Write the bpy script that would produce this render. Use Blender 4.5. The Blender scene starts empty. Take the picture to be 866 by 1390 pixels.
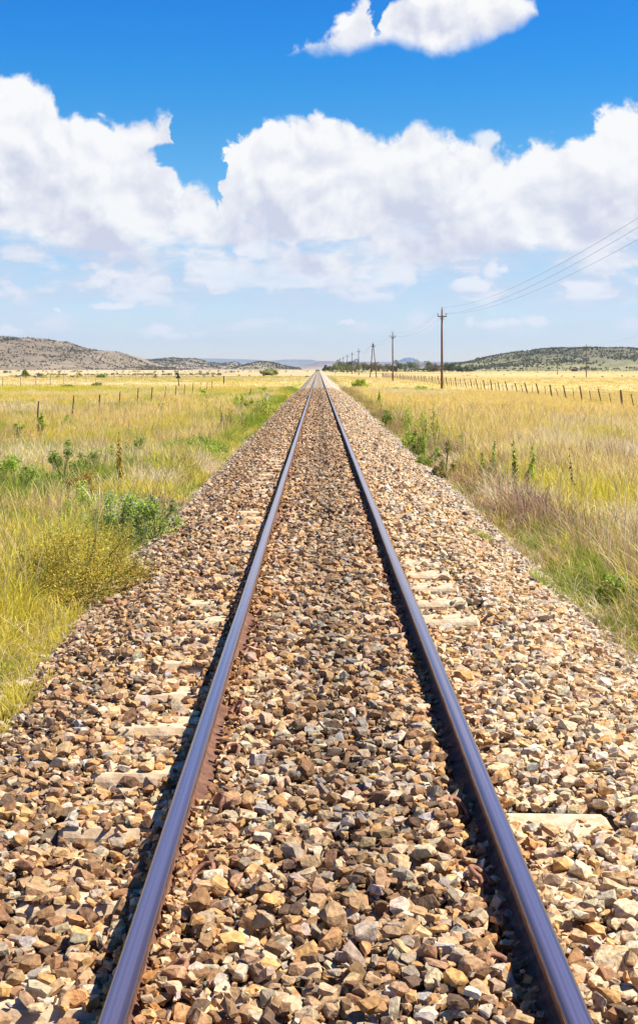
import bpy, bmesh, math, random
import numpy as np
from mathutils import Vector

random.seed(7)
RNG = np.random.default_rng(11)
sc = bpy.context.scene
COL = sc.collection
R = math.radians
PI = math.pi

CZ = 2.15            # camera height above the veld
FPX = 1800.0         # focal length in pixels of the 866 px wide picture
TX = 0.066           # track centre
RT = CZ - 1.581      # rail top
GAUGE2 = 0.5685      # half distance of rail centres
SUN_EL, SUN_AZ = 55.0, 93.0     # azimuth clockwise from +Y


# ------------------------------------------------------------------ helpers
def tag(o, label=None, cat=None, group=None, kind=None):
    if label: o['label'] = label
    if cat: o['category'] = cat
    if group: o['group'] = group
    if kind: o['kind'] = kind
    return o


def empty(name, loc, rz=0.0):
    o = bpy.data.objects.new(name, None)
    o.empty_display_size = 0.3
    COL.objects.link(o)
    o.location = loc
    o.rotation_euler = (0, 0, rz)
    return o


def children(o):
    return [c for c in bpy.data.objects if c.parent == o]


def copy_tree(o, parent=None):
    c = o.copy()
    COL.objects.link(c)
    if parent is not None:
        c.parent = parent
    for ch in children(o):
        copy_tree(ch, c)
    return c


def np_obj(name, V, F3=None, F4=None, col=None, mat=None, parent=None, smooth=False, mats=None, midx=None):
    me = bpy.data.meshes.new(name)
    V = np.asarray(V, dtype=np.float32).reshape(-1, 3)
    n3 = 0 if F3 is None else len(F3)
    n4 = 0 if F4 is None else len(F4)
    me.vertices.add(len(V))
    me.vertices.foreach_set('co', V.ravel())
    idx = []
    if n4: idx.append(np.asarray(F4, dtype=np.int32).ravel())
    if n3: idx.append(np.asarray(F3, dtype=np.int32).ravel())
    idx = np.concatenate(idx)
    me.loops.add(len(idx))
    me.loops.foreach_set('vertex_index', idx)
    me.polygons.add(n3 + n4)
    st = np.concatenate([np.arange(n4) * 4, n4 * 4 + np.arange(n3) * 3]).astype(np.int32)
    me.polygons.foreach_set('loop_start', st)
    me.update(calc_edges=True)
    me.polygons.foreach_set('use_smooth', np.full(n3 + n4, smooth))
    if col is not None:
        at = me.color_attributes.new('Col', 'FLOAT_COLOR', 'POINT')
        c4 = np.ones((len(V), 4), dtype=np.float32)
        c4[:, :3] = col
        at.data.foreach_set('color', c4.ravel())
    if mats:
        for m in mats: me.materials.append(m)
        if midx is not None: me.polygons.foreach_set('material_index', np.asarray(midx, dtype=np.int32))
    elif mat: me.materials.append(mat)
    o = bpy.data.objects.new(name, me)
    COL.objects.link(o)
    if parent: o.parent = parent
    return o


class MB:
    """collects boxes, tubes and sheets and links them as one mesh object"""
    def __init__(s):
        s.v = []; s.f = []

    def add(s, verts, faces):
        n = len(s.v)
        s.v += [tuple(p) for p in verts]
        s.f += [tuple(i + n for i in f) for f in faces]
        return s

    def box(s, c, d, top=1.0, rz=0.0):
        x, y, z = d[0] / 2, d[1] / 2, d[2] / 2
        vs = []
        for k, zz in ((1.0, -z), (top, z)):
            for a, b in ((-1, -1), (1, -1), (1, 1), (-1, 1)):
                px, py = a * x * k, b * y * k
                vs.append((c[0] + px * math.cos(rz) - py * math.sin(rz), c[1] + px * math.sin(rz) + py * math.cos(rz), c[2] + zz))
        return s.add(vs, [(3, 2, 1, 0), (4, 5, 6, 7), (0, 1, 5, 4), (1, 2, 6, 5), (2, 3, 7, 6), (3, 0, 4, 7)])

    def tube(s, pts, rad, n=8, cap=True):
        pts = [Vector(p) for p in pts]
        if not hasattr(rad, '__len__'): rad = [rad] * len(pts)
        vs, fs = [], []
        up = Vector((0, 0, 1))
        for i, p in enumerate(pts):
            t = (pts[min(i + 1, len(pts) - 1)] - pts[max(i - 1, 0)]).normalized()
            a = t.cross(up)
            if a.length < 0.1: a = t.cross(Vector((1, 0, 0)))
            a.normalize(); b = t.cross(a)
            for k in range(n):
                an = 2 * PI * k / n
                vs.append(p + (a * math.cos(an) + b * math.sin(an)) * rad[i])
        for i in range(len(pts) - 1):
            for k in range(n):
                k2 = (k + 1) % n
                fs.append((i * n + k, i * n + k2, (i + 1) * n + k2, (i + 1) * n + k))
        if cap:
            fs.append(tuple(range(n))[::-1])
            fs.append(tuple((len(pts) - 1) * n + k for k in range(n)))
        return s.add(vs, fs)

    def build(s, name, mat, parent=None, smooth=False, bevel=0.0):
        me = bpy.data.meshes.new(name)
        me.from_pydata(s.v, [], s.f)
        me.materials.append(mat)
        if bevel:
            bm = bmesh.new(); bm.from_mesh(me)
            bmesh.ops.bevel(bm, geom=bm.edges[:], offset=bevel, segments=2, affect='EDGES', profile=0.6)
            bm.to_mesh(me); bm.free()
        bm = bmesh.new(); bm.from_mesh(me)
        bmesh.ops.recalc_face_normals(bm, faces=bm.faces[:])
        bm.to_mesh(me); bm.free()
        if smooth:
            for p in me.polygons: p.use_smooth = True
        o = bpy.data.objects.new(name, me)
        COL.objects.link(o)
        if parent: o.parent = parent
        return o


# ---- value noise in numpy
_TAB = np.random.default_rng(5).random((256, 256))


def vnoise(x, y, seed=0):
    x = np.asarray(x, dtype=np.float64) + seed * 17.31
    y = np.asarray(y, dtype=np.float64) + seed * 9.17
    xi = np.floor(x).astype(np.int64); yi = np.floor(y).astype(np.int64)
    fx = x - xi; fy = y - yi
    fx = fx * fx * (3 - 2 * fx); fy = fy * fy * (3 - 2 * fy)
    a = _TAB[xi % 256, yi % 256]; b = _TAB[(xi + 1) % 256, yi % 256]
    c = _TAB[xi % 256, (yi + 1) % 256]; d = _TAB[(xi + 1) % 256, (yi + 1) % 256]
    return (a * (1 - fx) + b * fx) * (1 - fy) + (c * (1 - fx) + d * fx) * fy


def fbm(x, y, seed=0, octv=4, gain=0.5):
    t = 0; amp = 1; tot = 0
    x = np.asarray(x, dtype=np.float64); y = np.asarray(y, dtype=np.float64)
    for i in range(octv):
        t = t + amp * vnoise(x * 2 ** i, y * 2 ** i, seed + i * 3)
        tot += amp; amp *= gain
    return t / tot


def sstep(a, b, x):
    t = np.clip((x - a) / (b - a), 0, 1)
    return t * t * (3 - 2 * t)


def lerp(a, b, t):
    t = np.asarray(t)[..., None]
    return a * (1 - t) + b * t


# ------------------------------------------------------------------ materials
def new_mat(name):
    m = bpy.data.materials.new(name); m.use_nodes = True
    nt = m.node_tree
    return m, nt, nt.nodes['Principled BSDF']


def node(nt, typ, **kw):
    n = nt.nodes.new(typ)
    for k, v in kw.items(): setattr(n, k, v)
    return n


def noise_mat(name, c1, c2, scale=20.0, rough=0.85, metallic=0.0, bump=0.0, c3=None, detail=6.0, stretch=None, spec=None):
    m, nt, b = new_mat(name)
    tc = node(nt, 'ShaderNodeTexCoord')
    mp = node(nt, 'ShaderNodeMapping')
    if stretch: mp.inputs['Scale'].default_value = stretch
    nt.links.new(tc.outputs['Object'], mp.inputs['Vector'])
    nz = node(nt, 'ShaderNodeTexNoise'); nz.inputs['Scale'].default_value = scale; nz.inputs['Detail'].default_value = detail
    nt.links.new(mp.outputs['Vector'], nz.inputs['Vector'])
    cr = node(nt, 'ShaderNodeValToRGB')
    cr.color_ramp.elements[0].position = 0.35; cr.color_ramp.elements[0].color = (*c1, 1)
    cr.color_ramp.elements[1].position = 0.65; cr.color_ramp.elements[1].color = (*c2, 1)
    if c3:
        e = cr.color_ramp.elements.new(0.8); e.color = (*c3, 1)
    nt.links.new(nz.outputs['Fac'], cr.inputs['Fac'])
    nt.links.new(cr.outputs['Color'], b.inputs['Base Color'])
    b.inputs['Roughness'].default_value = rough
    b.inputs['Metallic'].default_value = metallic
    if spec is not None: b.inputs['Specular IOR Level'].default_value = spec
    if bump:
        bp = node(nt, 'ShaderNodeBump'); bp.inputs['Strength'].default_value = bump; bp.inputs['Distance'].default_value = 0.02
        nt.links.new(nz.outputs['Fac'], bp.inputs['Height'])
        nt.links.new(bp.outputs['Normal'], b.inputs['Normal'])
    return m


def col_mat(name, rough=0.85, translucent=0.0, mottling=0.0, mscale=30.0, bump=0.0, spec=0.3, lo=0.7, hi=1.25):
    """colour from the 'Col' attribute with a procedural mottling on top"""
    m, nt, b = new_mat(name)
    at = node(nt, 'ShaderNodeAttribute'); at.attribute_name = 'Col'
    src = at.outputs['Color']
    if mottling or bump:
        tc = node(nt, 'ShaderNodeTexCoord')
        nz = node(nt, 'ShaderNodeTexNoise'); nz.inputs['Scale'].default_value = mscale; nz.inputs['Detail'].default_value = 5
        nt.links.new(tc.outputs['Object'], nz.inputs['Vector'])
        mr = node(nt, 'ShaderNodeMapRange')
        mr.inputs['From Min'].default_value = 0.3; mr.inputs['From Max'].default_value = 0.7
        mr.inputs['To Min'].default_value = lo; mr.inputs['To Max'].default_value = hi
        nt.links.new(nz.outputs['Fac'], mr.inputs['Value'])
        vm = node(nt, 'ShaderNodeVectorMath', operation='SCALE')
        nt.links.new(src, vm.inputs[0]); nt.links.new(mr.outputs['Result'], vm.inputs['Scale'])
        src = vm.outputs['Vector']
        if bump:
            bp = node(nt, 'ShaderNodeBump'); bp.inputs['Strength'].default_value = bump; bp.inputs['Distance'].default_value = 0.01
            nt.links.new(nz.outputs['Fac'], bp.inputs['Height']); nt.links.new(bp.outputs['Normal'], b.inputs['Normal'])
    nt.links.new(src, b.inputs['Base Color'])
    b.inputs['Roughness'].default_value = rough
    b.inputs['Specular IOR Level'].default_value = spec
    if translucent:
        tr = node(nt, 'ShaderNodeBsdfTranslucent')
        mx = node(nt, 'ShaderNodeMixShader'); mx.inputs['Fac'].default_value = translucent
        out = nt.nodes['Material Output']
        nt.links.new(src, tr.inputs['Color'])
        nt.links.new(b.outputs['BSDF'], mx.inputs[1]); nt.links.new(tr.outputs['BSDF'], mx.inputs[2])
        nt.links.new(mx.outputs['Shader'], out.inputs['Surface'])
    return m


M = {}
M['stone'] = col_mat('ballast_stone', rough=0.85, mottling=1, mscale=55, bump=0.7, spec=0.3, lo=0.55, hi=1.25)
M['grass'] = col_mat('grass_blades', rough=0.7, translucent=0.42, spec=0.15)
M['leaf'] = col_mat('leaves', rough=0.6, translucent=0.42, spec=0.25)
M['ground'] = col_mat('veld_ground', rough=0.95, mottling=1, mscale=1.3, bump=0.0, spec=0.05, lo=0.8, hi=1.15)
M['hill'] = col_mat('hill_slope', rough=0.95, mottling=1, mscale=0.04, bump=0.0, spec=0.05, lo=0.8, hi=1.15)
M['rust'] = noise_mat('rusty_steel', (0.11, 0.052, 0.032), (0.22, 0.11, 0.068), scale=18, rough=0.75, metallic=0.0, bump=0.3, c3=(0.30, 0.17, 0.10), spec=0.3)
M['clip'] = noise_mat('rusty_clip', (0.20, 0.08, 0.045), (0.34, 0.16, 0.09), scale=60, rough=0.7, bump=0.2)
M['concrete'] = noise_mat('sleeper_concrete', (0.46, 0.32, 0.19), (0.64, 0.50, 0.33), scale=14, rough=0.95, bump=0.9, c3=(0.70, 0.58, 0.42), detail=10)
M['pole'] = noise_mat('weathered_pole', (0.09, 0.05, 0.035), (0.22, 0.11, 0.07), scale=3, rough=0.85, stretch=(4, 4, 0.25))
M['dark_iron'] = noise_mat('dark_iron', (0.05, 0.045, 0.045), (0.09, 0.08, 0.075), scale=10, rough=0.6)
M['porcelain'] = noise_mat('insulator_glaze', (0.10, 0.09, 0.09), (0.16, 0.15, 0.15), scale=10, rough=0.25)
M['wire'] = noise_mat('wire_metal', (0.20, 0.19, 0.19), (0.30, 0.29, 0.28), scale=2, rough=0.5, metallic=0.6)
M['post'] = noise_mat('fence_post_wood', (0.07, 0.045, 0.03), (0.16, 0.10, 0.06), scale=12, rough=0.9)
M['pale_post'] = noise_mat('pale_fence_post', (0.40, 0.33, 0.24), (0.55, 0.48, 0.38), scale=8, rough=0.9)
M['white_paint'] = noise_mat('white_paint', (0.72, 0.70, 0.66), (0.80, 0.79, 0.76), scale=5, rough=0.6)
M['red_wall'] = noise_mat('rusty_wall', (0.13, 0.055, 0.035), (0.19, 0.08, 0.05), scale=3, rough=0.8)
M['galv'] = noise_mat('galvanised_steel', (0.14, 0.22, 0.30), (0.22, 0.32, 0.42), scale=4, rough=0.45, metallic=0.4)
M['green_stem'] = noise_mat('green_stem', (0.20, 0.22, 0.06), (0.34, 0.32, 0.10), scale=12, rough=0.8)
M['bark'] = noise_mat('bark', (0.08, 0.055, 0.035), (0.16, 0.11, 0.07), scale=9, rough=0.95)
M['black'] = noise_mat('black_board', (0.018, 0.018, 0.018), (0.04, 0.04, 0.04), scale=9, rough=0.6)


def polished():
    m, nt, b = new_mat('polished_rail_head')
    tc = node(nt, 'ShaderNodeTexCoord')
    sp = node(nt, 'ShaderNodeSeparateXYZ')
    nt.links.new(tc.outputs['Object'], sp.inputs['Vector'])
    mp = node(nt, 'ShaderNodeMapping'); mp.inputs['Scale'].default_value = (70, .22, 1)
    nt.links.new(tc.outputs['Object'], mp.inputs['Vector'])
    nz = node(nt, 'ShaderNodeTexNoise'); nz.inputs['Scale'].default_value = 1.0; nz.inputs['Detail'].default_value = 4
    nt.links.new(mp.outputs['Vector'], nz.inputs['Vector'])
    cr = node(nt, 'ShaderNodeValToRGB')
    cr.color_ramp.elements[0].position = 0.3; cr.color_ramp.elements[0].color = (0.36, 0.24, 0.26, 1)
    cr.color_ramp.elements[1].position = 0.7; cr.color_ramp.elements[1].color = (0.66, 0.50, 0.54, 1)
    nt.links.new(nz.outputs['Fac'], cr.inputs['Fac'])
    # running band along the crown: edges browner
    ab = node(nt, 'ShaderNodeMath', operation='ABSOLUTE'); nt.links.new(sp.outputs['X'], ab.inputs[0])
    mr = node(nt, 'ShaderNodeMapRange'); mr.inputs['From Min'].default_value = 0.009; mr.inputs['From Max'].default_value = 0.032
    nt.links.new(ab.outputs[0], mr.inputs['Value'])
    mx = node(nt, 'ShaderNodeMix', data_type='RGBA')
    nt.links.new(mr.outputs['Result'], mx.inputs['Factor'])
    nt.links.new(cr.outputs['Color'], mx.inputs['A'])
    mx.inputs['B'].default_value = (0.22, 0.12, 0.11, 1)
    nt.links.new(mx.outputs['Result'], b.inputs['Base Color'])
    b.inputs['Metallic'].default_value = 0.84
    m2 = node(nt, 'ShaderNodeMapRange'); m2.inputs['To Min'].default_value = 0.12; m2.inputs['To Max'].default_value = 0.26
    nt.links.new(nz.outputs['Fac'], m2.inputs['Value']); nt.links.new(m2.outputs['Result'], b.inputs['Roughness'])
    return m


M['polished'] = polished()

# ------------------------------------------------------------------ terrain shape and colour
STRAW = np.array([0.70, 0.50, 0.21]); PALE = np.array([0.72, 0.55, 0.33]); YGREEN = np.array([0.50, 0.43, 0.08])
GREEN = np.array([0.30, 0.36, 0.05]); PURPLE = np.array([0.50, 0.33, 0.21]); SOIL = np.array([0.66, 0.40, 0.22]); OLIVE = np.array([0.36, 0.33, 0.09])


def edgeL(Y): return -2.12 - 0.30 * (fbm(Y * 0.35, 0 * Y + 3, 4) - 0.5) + 0.12 * (fbm(Y * 2.1, 0 * Y + 3, 9) - 0.5)
def edgeR(Y): return 2.42 + 0.45 * (fbm(Y * 0.22, 0 * Y + 8, 6) - 0.5) + 0.15 * (fbm(Y * 1.9, 0 * Y + 3, 12) - 0.5)


def ground_z(X, Y):
    z = 0.10 * (fbm(X * 0.12, Y * 0.12, 2, 3) - 0.5) * sstep(2.2, 5, np.abs(X))
    z = z - 0.028 * np.clip(X - 3, 0, 17)
    z = z - 0.14 * sstep(2.15, 1.7, np.abs(X - TX - 0.08))
    return z


def gpt(px, py, drop=CZ):
    """a point of the photograph's ground plane"""
    Y = FPX * drop / (py - 500.0)
    return (px - 432.0) / FPX * Y, Y


# patches: px, py (ground), half width px, half depth m, kind, strength
PATCH = []
for px, py, rx, ry, k, s in [
    (20, 690, 70, 1.9, 'g', 2.0), (90, 668, 80, 2.0, 'g', 2.0), (195, 645, 45, 1.8, 'g', 1.6), (262, 618, 46, 2.4, 'g', 2.0), (150, 700, 50, .9, 'g', 1.6), (345, 575, 40, 6, 'g', .8),
    (375, 545, 22, 14, 'g', .7), (240, 700, 60, 1.2, 'b', 1.0), (300, 640, 40, 2, 'w', .9), (215, 665, 40, 1.3, 'w', .9), (150, 720, 30, .8, 'w', .5),
    (40, 840, 90, 2.5, 'y', 1.0), (10, 760, 60, 2, 'y', .7), (190, 735, 60, 1.3, 'g', .6), (120, 600, 90, 3, 'y', .6), (20, 600, 40, 2.5, 's', .9),
    (60, 592, 25, 2, 's', .6), (125, 577, 25, 3, 's', .5), (0, 560, 120, 5, 'w', .6), (30, 531, 170, 14, 'y', 1.0), (250, 533, 110, 8, 'y', .9), (230, 517, 120, 22, 'y', .8),
    (120, 527, 140, 9, 'g', .35), (330, 517, 60, 24, 'y', .8),
    (20, 513.2, 130, 14, 's', 1.0), (150, 512.2, 60, 14, 's', .4), (120, 520, 170, 14, 'w', .8), (90, 507.5, 330, 60, 'w', .9),
    (300, 540, 35, 7, 'g', .4), (170, 552, 30, 4, 'g', .5), (395, 528, 15, 28, 'g', .6), (350, 536, 20, 12, 'g', .5),
    (780, 800, 60, 1.1, 'g', 1.1), (850, 850, 40, 1.2, 'g', .9), (740, 745, 40, 1.2, 'g', .8), (665, 700, 22, .8, 'g', .8), (850, 765, 40, 1.6, 'g', .5),
    (470, 545, 12, 10, 'g', .8), (505, 575, 16, 4, 'g', .6), (545, 600, 22, 3, 'g', .8), (578, 625, 22, 1.6, 'g', 1.0), (640, 645, 40, 2.2, 'y', .9),
    (590, 590, 40, 4, 'y', .8), (540, 560, 40, 6, 'y', .6), (560, 528, 45, 6, 'y', .7), (575, 529, 30, 3, 'g', .5), (700, 690, 50, 2.0, 'w', .9), (610, 640, 22, 2, 'w', .9),
    (780, 680, 90, 4, 'y', .6), (830, 590, 70, 5, 'y', .4), (700, 580, 120, 5, 'y', .25), (860, 700, 60, 3, 'y', .6),
]:
    X, Y = gpt(px, py)
    PATCH.append((X, Y, rx / FPX * Y, ry, k, s))


def weights(X, Y):
    """weights of the ground-cover kinds at a place"""
    far = sstep(40, 160, Y)
    sx = X * 0.45; sy = Y * 0.22
    n1 = fbm(sx, sy, 1, 4); n2 = fbm(sx * 2.3, sy * 2.3, 21, 4); n3 = fbm(sx * 0.3, sy * 0.3, 31, 3)
    left = X < 0
    w = {}
    w['g'] = 0.9 * sstep(0.56, 0.68, n2) * (1 - 0.8 * far) * np.where(left, 1.0, 0.35)
    w['y'] = np.where(left, 0.42 - .15 * far, 0.20) * sstep(0.35, 0.62, n1) + 0.12
    w['p'] = 0.35 * sstep(0.56, 0.66, fbm(sx * 1.3, sy * 1.3, 41, 3)) * (1 - far)
    w['w'] = 0.5 * sstep(0.55, 0.65, n3)
    w['s'] = 0 * X
    w['b'] = 0 * X
    # the purple-brown fringe along the right foot of the ballast
    d = X - edgeR(Y)
    fr = sstep(-0.1, 0.15, d) * sstep(1.0 + 0.9 * fbm(Y * .5, Y * 0, 8), 0.4, d) * sstep(0, 1, d + 1) * (1 - sstep(30, 90, Y) * 0.35)
    w['p'] = w['p'] + 1.0 * fr; w['y'] = w['y'] + .7 * fr
    w['g'] = w['g'] + fr * 1.1 * sstep(0.46, 0.58, n2)
    w['t'] = 0.3 * fr
    w['b'] = w['b'] + fr * sstep(1.0, .5, d) * (3.6 * sstep(.42, .6, fbm(X * .9, Y * .35, 33, 3)) + 2.0 * sstep(14, 26, Y))
    dl = edgeL(Y) - X
    fl = sstep(-0.1, 0.1, dl) * sstep(1.4, 0.3, dl)
    w['g'] = w['g'] + fl * 0.5 * sstep(0.40, 0.62, n2)
    w['y'] = w['y'] + fl * 0.5
    w['p'] = w['p'] + fl * 0.5 * sstep(0.5, 0.6, n1)
    for (x0, y0, rx, ry, k, s) in PATCH:
        q = ((X - x0) / rx) ** 2 + ((Y - y0) / ry) ** 2
        q = q + 1.2 * (n2 - 0.5)
        m = s * sstep(1.3, 0.35, q)
        for kk in ('g', 'y', 'p', 'w', 's', 'b'): w[kk] = w[kk] * (1 - 0.85 * np.clip(m, 0, 1))
        w[k] = w[k] + m
    w['t'] = w['t'] + np.clip(1.0 - (w['g'] + w['y'] + w['p'] + w['w'] + w['s']), 0.04, 1)
    return w


CK = {'g': GREEN, 'y': YGREEN, 'p': PURPLE, 'w': PALE, 's': SOIL, 't': STRAW, 'b': np.array([.36, .24, .16])}


def field_color(X, Y):
    w = weights(X, Y)
    tot = sum(w.values())
    c = sum(w[k][..., None] * CK[k] for k in w) / tot[..., None]
    return c, w


# ground sheet
def axis(pos):
    return np.array(sorted(set(pos)))


xs = np.concatenate([np.linspace(-14, 14, 180), 14 * np.exp(np.linspace(0.01, 6.7, 150)), -14 * np.exp(np.linspace(0.01, 6.7, 150))])
xs = np.sort(xs)
ys = np.concatenate([np.linspace(-300, -10, 12), np.linspace(-8, 40, 130), 40 * np.exp(np.linspace(0.008, 5.95, 420))])
GX, GY = np.meshgrid(xs, ys)
GZ = ground_z(GX, GY)
gc, gw = field_color(GX, GY)
# stretches of other ground farther out, in world patches
fx = fbm(GX * 0.004, GY * 0.0016, 71, 4)
farm = sstep(250, 500, GY)
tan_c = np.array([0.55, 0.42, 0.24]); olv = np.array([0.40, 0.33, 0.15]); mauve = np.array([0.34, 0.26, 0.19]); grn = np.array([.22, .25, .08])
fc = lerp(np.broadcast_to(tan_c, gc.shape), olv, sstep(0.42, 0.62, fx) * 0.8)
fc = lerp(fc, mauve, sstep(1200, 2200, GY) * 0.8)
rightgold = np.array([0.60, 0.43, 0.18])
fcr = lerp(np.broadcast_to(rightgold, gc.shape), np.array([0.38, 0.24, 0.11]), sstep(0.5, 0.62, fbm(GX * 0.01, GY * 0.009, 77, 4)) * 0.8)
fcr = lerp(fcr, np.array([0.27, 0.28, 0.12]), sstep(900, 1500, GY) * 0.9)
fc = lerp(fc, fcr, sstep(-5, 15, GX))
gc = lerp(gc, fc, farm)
band = sstep(.50, .60, fbm(GX * .012 + 5, GY * .045, 79, 4)) * sstep(90, 200, GY) * sstep(1200, 600, GY)
gc = lerp(gc, np.array([.34, .27, .12]), band * .6)
gc = lerp(gc, np.array([.60, .42, .26]), sstep(.60, .68, fbm(GX * .02, GY * .02, 83, 4)) * sstep(80, 160, GY) * .55)
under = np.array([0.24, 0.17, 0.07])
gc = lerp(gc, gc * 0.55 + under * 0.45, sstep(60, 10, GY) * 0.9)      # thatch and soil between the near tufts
ny, nx = GX.shape
ii = (np.arange(ny - 1)[:, None] * nx + np.arange(nx - 1)[None, :]).ravel()
F4 = np.stack([ii, ii + 1, ii + nx + 1, ii + nx], 1)
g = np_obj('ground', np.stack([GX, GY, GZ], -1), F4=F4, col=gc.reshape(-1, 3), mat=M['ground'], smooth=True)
tag(g, 'dry grassy veld plain on both sides of the track', 'ground', kind='structure')

# ------------------------------------------------------------------ ballast bed and stones
STOP = RT - 0.155       # sleeper top
SLY = [4.40 + 0.69 * k for k in range(-3, 97)]


def bed_z(X, Y):
    u = X - TX
    n = 0.030 * (fbm(X * 1.7, Y * 1.3, 51, 3) - 0.5)
    inner = RT - 0.100 + 0.012 * sstep(0.0, 0.3, u) - 0.045 * sstep(.40, .50, u)
    outl = RT - 0.150 - 0.040 * sstep(1.15, 1.0, np.abs(u)) * sstep(.66, .76, np.abs(u))
    outr = RT - 0.146 - 0.055 * sstep(8.6, 9.1, Y) * sstep(12.7, 12.2, Y) * sstep(1.2, 1.05, u)
    top = np.where(np.abs(u) < 0.5685, inner, np.where(u < 0, outl, outr))
    d = np.abs(u)
    shl = np.where(u < 0, 1.20, 1.25); wid = np.where(u < 0, 1.0, 1.12)
    t = np.clip((d - shl) / wid, 0, 1.3)
    zs = top * (1 - t) + (-0.02) * t
    return np.where(d > shl, zs, top) + n * sstep(0, 0.3, np.abs(d - 0.5685) + .1)


# stone shapes
def hull(npts, seed, flat=0.50):
    """an angular broken stone: the hull of a box with jittered, partly broken-off corners"""
    r = np.random.default_rng(seed)
    p = []
    for i in (-1, 1):
        for j in (-1, 1):
            for k in (-1, 1):
                c = np.array([i, j, k]) * r.uniform(.45, 1.0, 3)
                if npts > 10 and r.random() < .8:
                    for ax in r.choice(3, 3 if r.random() < .5 else 2, replace=False):
                        q = c.copy(); q[ax] *= r.uniform(.2, .7); p.append(q)
                elif npts > 6 or r.random() < .8: p.append(c)
    p = np.array(p) * .5
    p *= np.array([1.0, r.uniform(.6, .95), r.uniform(flat - .15, flat + .15)])
    th = r.uniform(-.5, .5)
    x, z = p[:, 0].copy(), p[:, 2].copy()
    p[:, 0] = x + z * th
    bm = bmesh.new()
    for q in p: bm.verts.new(q)
    bmesh.ops.convex_hull(bm, input=bm.verts[:])
    bmesh.ops.triangulate(bm, faces=bm.faces[:])
    for v in [v for v in bm.verts if not v.link_faces]: bm.verts.remove(v)
    bm.verts.index_update()
    V = np.array([v.co[:] for v in bm.verts]); F = np.array([[v.index for v in f.verts] for f in bm.faces])
    bm.free()
    return V, F


HI = [hull(13, 100 + i) for i in range(26)]
MID = [hull(9, 200 + i) for i in range(16)]
LO = [hull(6, 300 + i, .7) for i in range(12)]

PAL = np.array([[.66, .51, .33], [.56, .38, .21], [.58, .34, .14], [.42, .34, .25], [.42, .385, .345], [.30, .175, .09], [.17, .11, .07], [.70, .60, .46], [.44, .28, .15], [.50, .43, .30]])
W_L = np.array([.08, .20, .12, .13, .03, .18, .11, .03, .16, .04])
W_C = np.array([.10, .20, .12, .12, .04, .15, .10, .05, .14, .04])
W_R = np.array([.30, .24, .13, .09, .05, .03, .03, .11, .02, .02])


def pick(W, n):
    return RNG.choice(len(PAL), n, p=W / W.sum())


SV, SF, SC = [], [], []
vcount = 0


def emit(shapes, P, size, flatz, col):
    global vcount
    n = len(P)
    which = RNG.integers(0, len(shapes), n)
    # random rotation (mostly lying flat)
    yaw = RNG.uniform(0, 2 * PI, n); ti = RNG.normal(0, flatz, n); ro = RNG.normal(0, flatz, n)
    for k, (V, F) in enumerate(shapes):
        s = which == k
        m = s.sum()
        if not m: continue
        v = V[None] * size[s][:, None, :]
        for ang, (a, b) in ((ti[s], (1, 2)), (ro[s], (0, 2)), (yaw[s], (0, 1))):
            ca, sa = np.cos(ang)[:, None], np.sin(ang)[:, None]
            va, vb = v[..., a].copy(), v[..., b].copy()
            v[..., a] = va * ca - vb * sa; v[..., b] = va * sa + vb * ca
        v = v + P[s][:, None, :]
        nv = V.shape[0]
        SV.append(v.reshape(-1, 3))
        SF.append((F[None] + (vcount + np.arange(m) * nv)[:, None, None]).reshape(-1, 3))
        SC.append(np.repeat(col[s], nv, 0))
        vcount += m * nv


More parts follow.
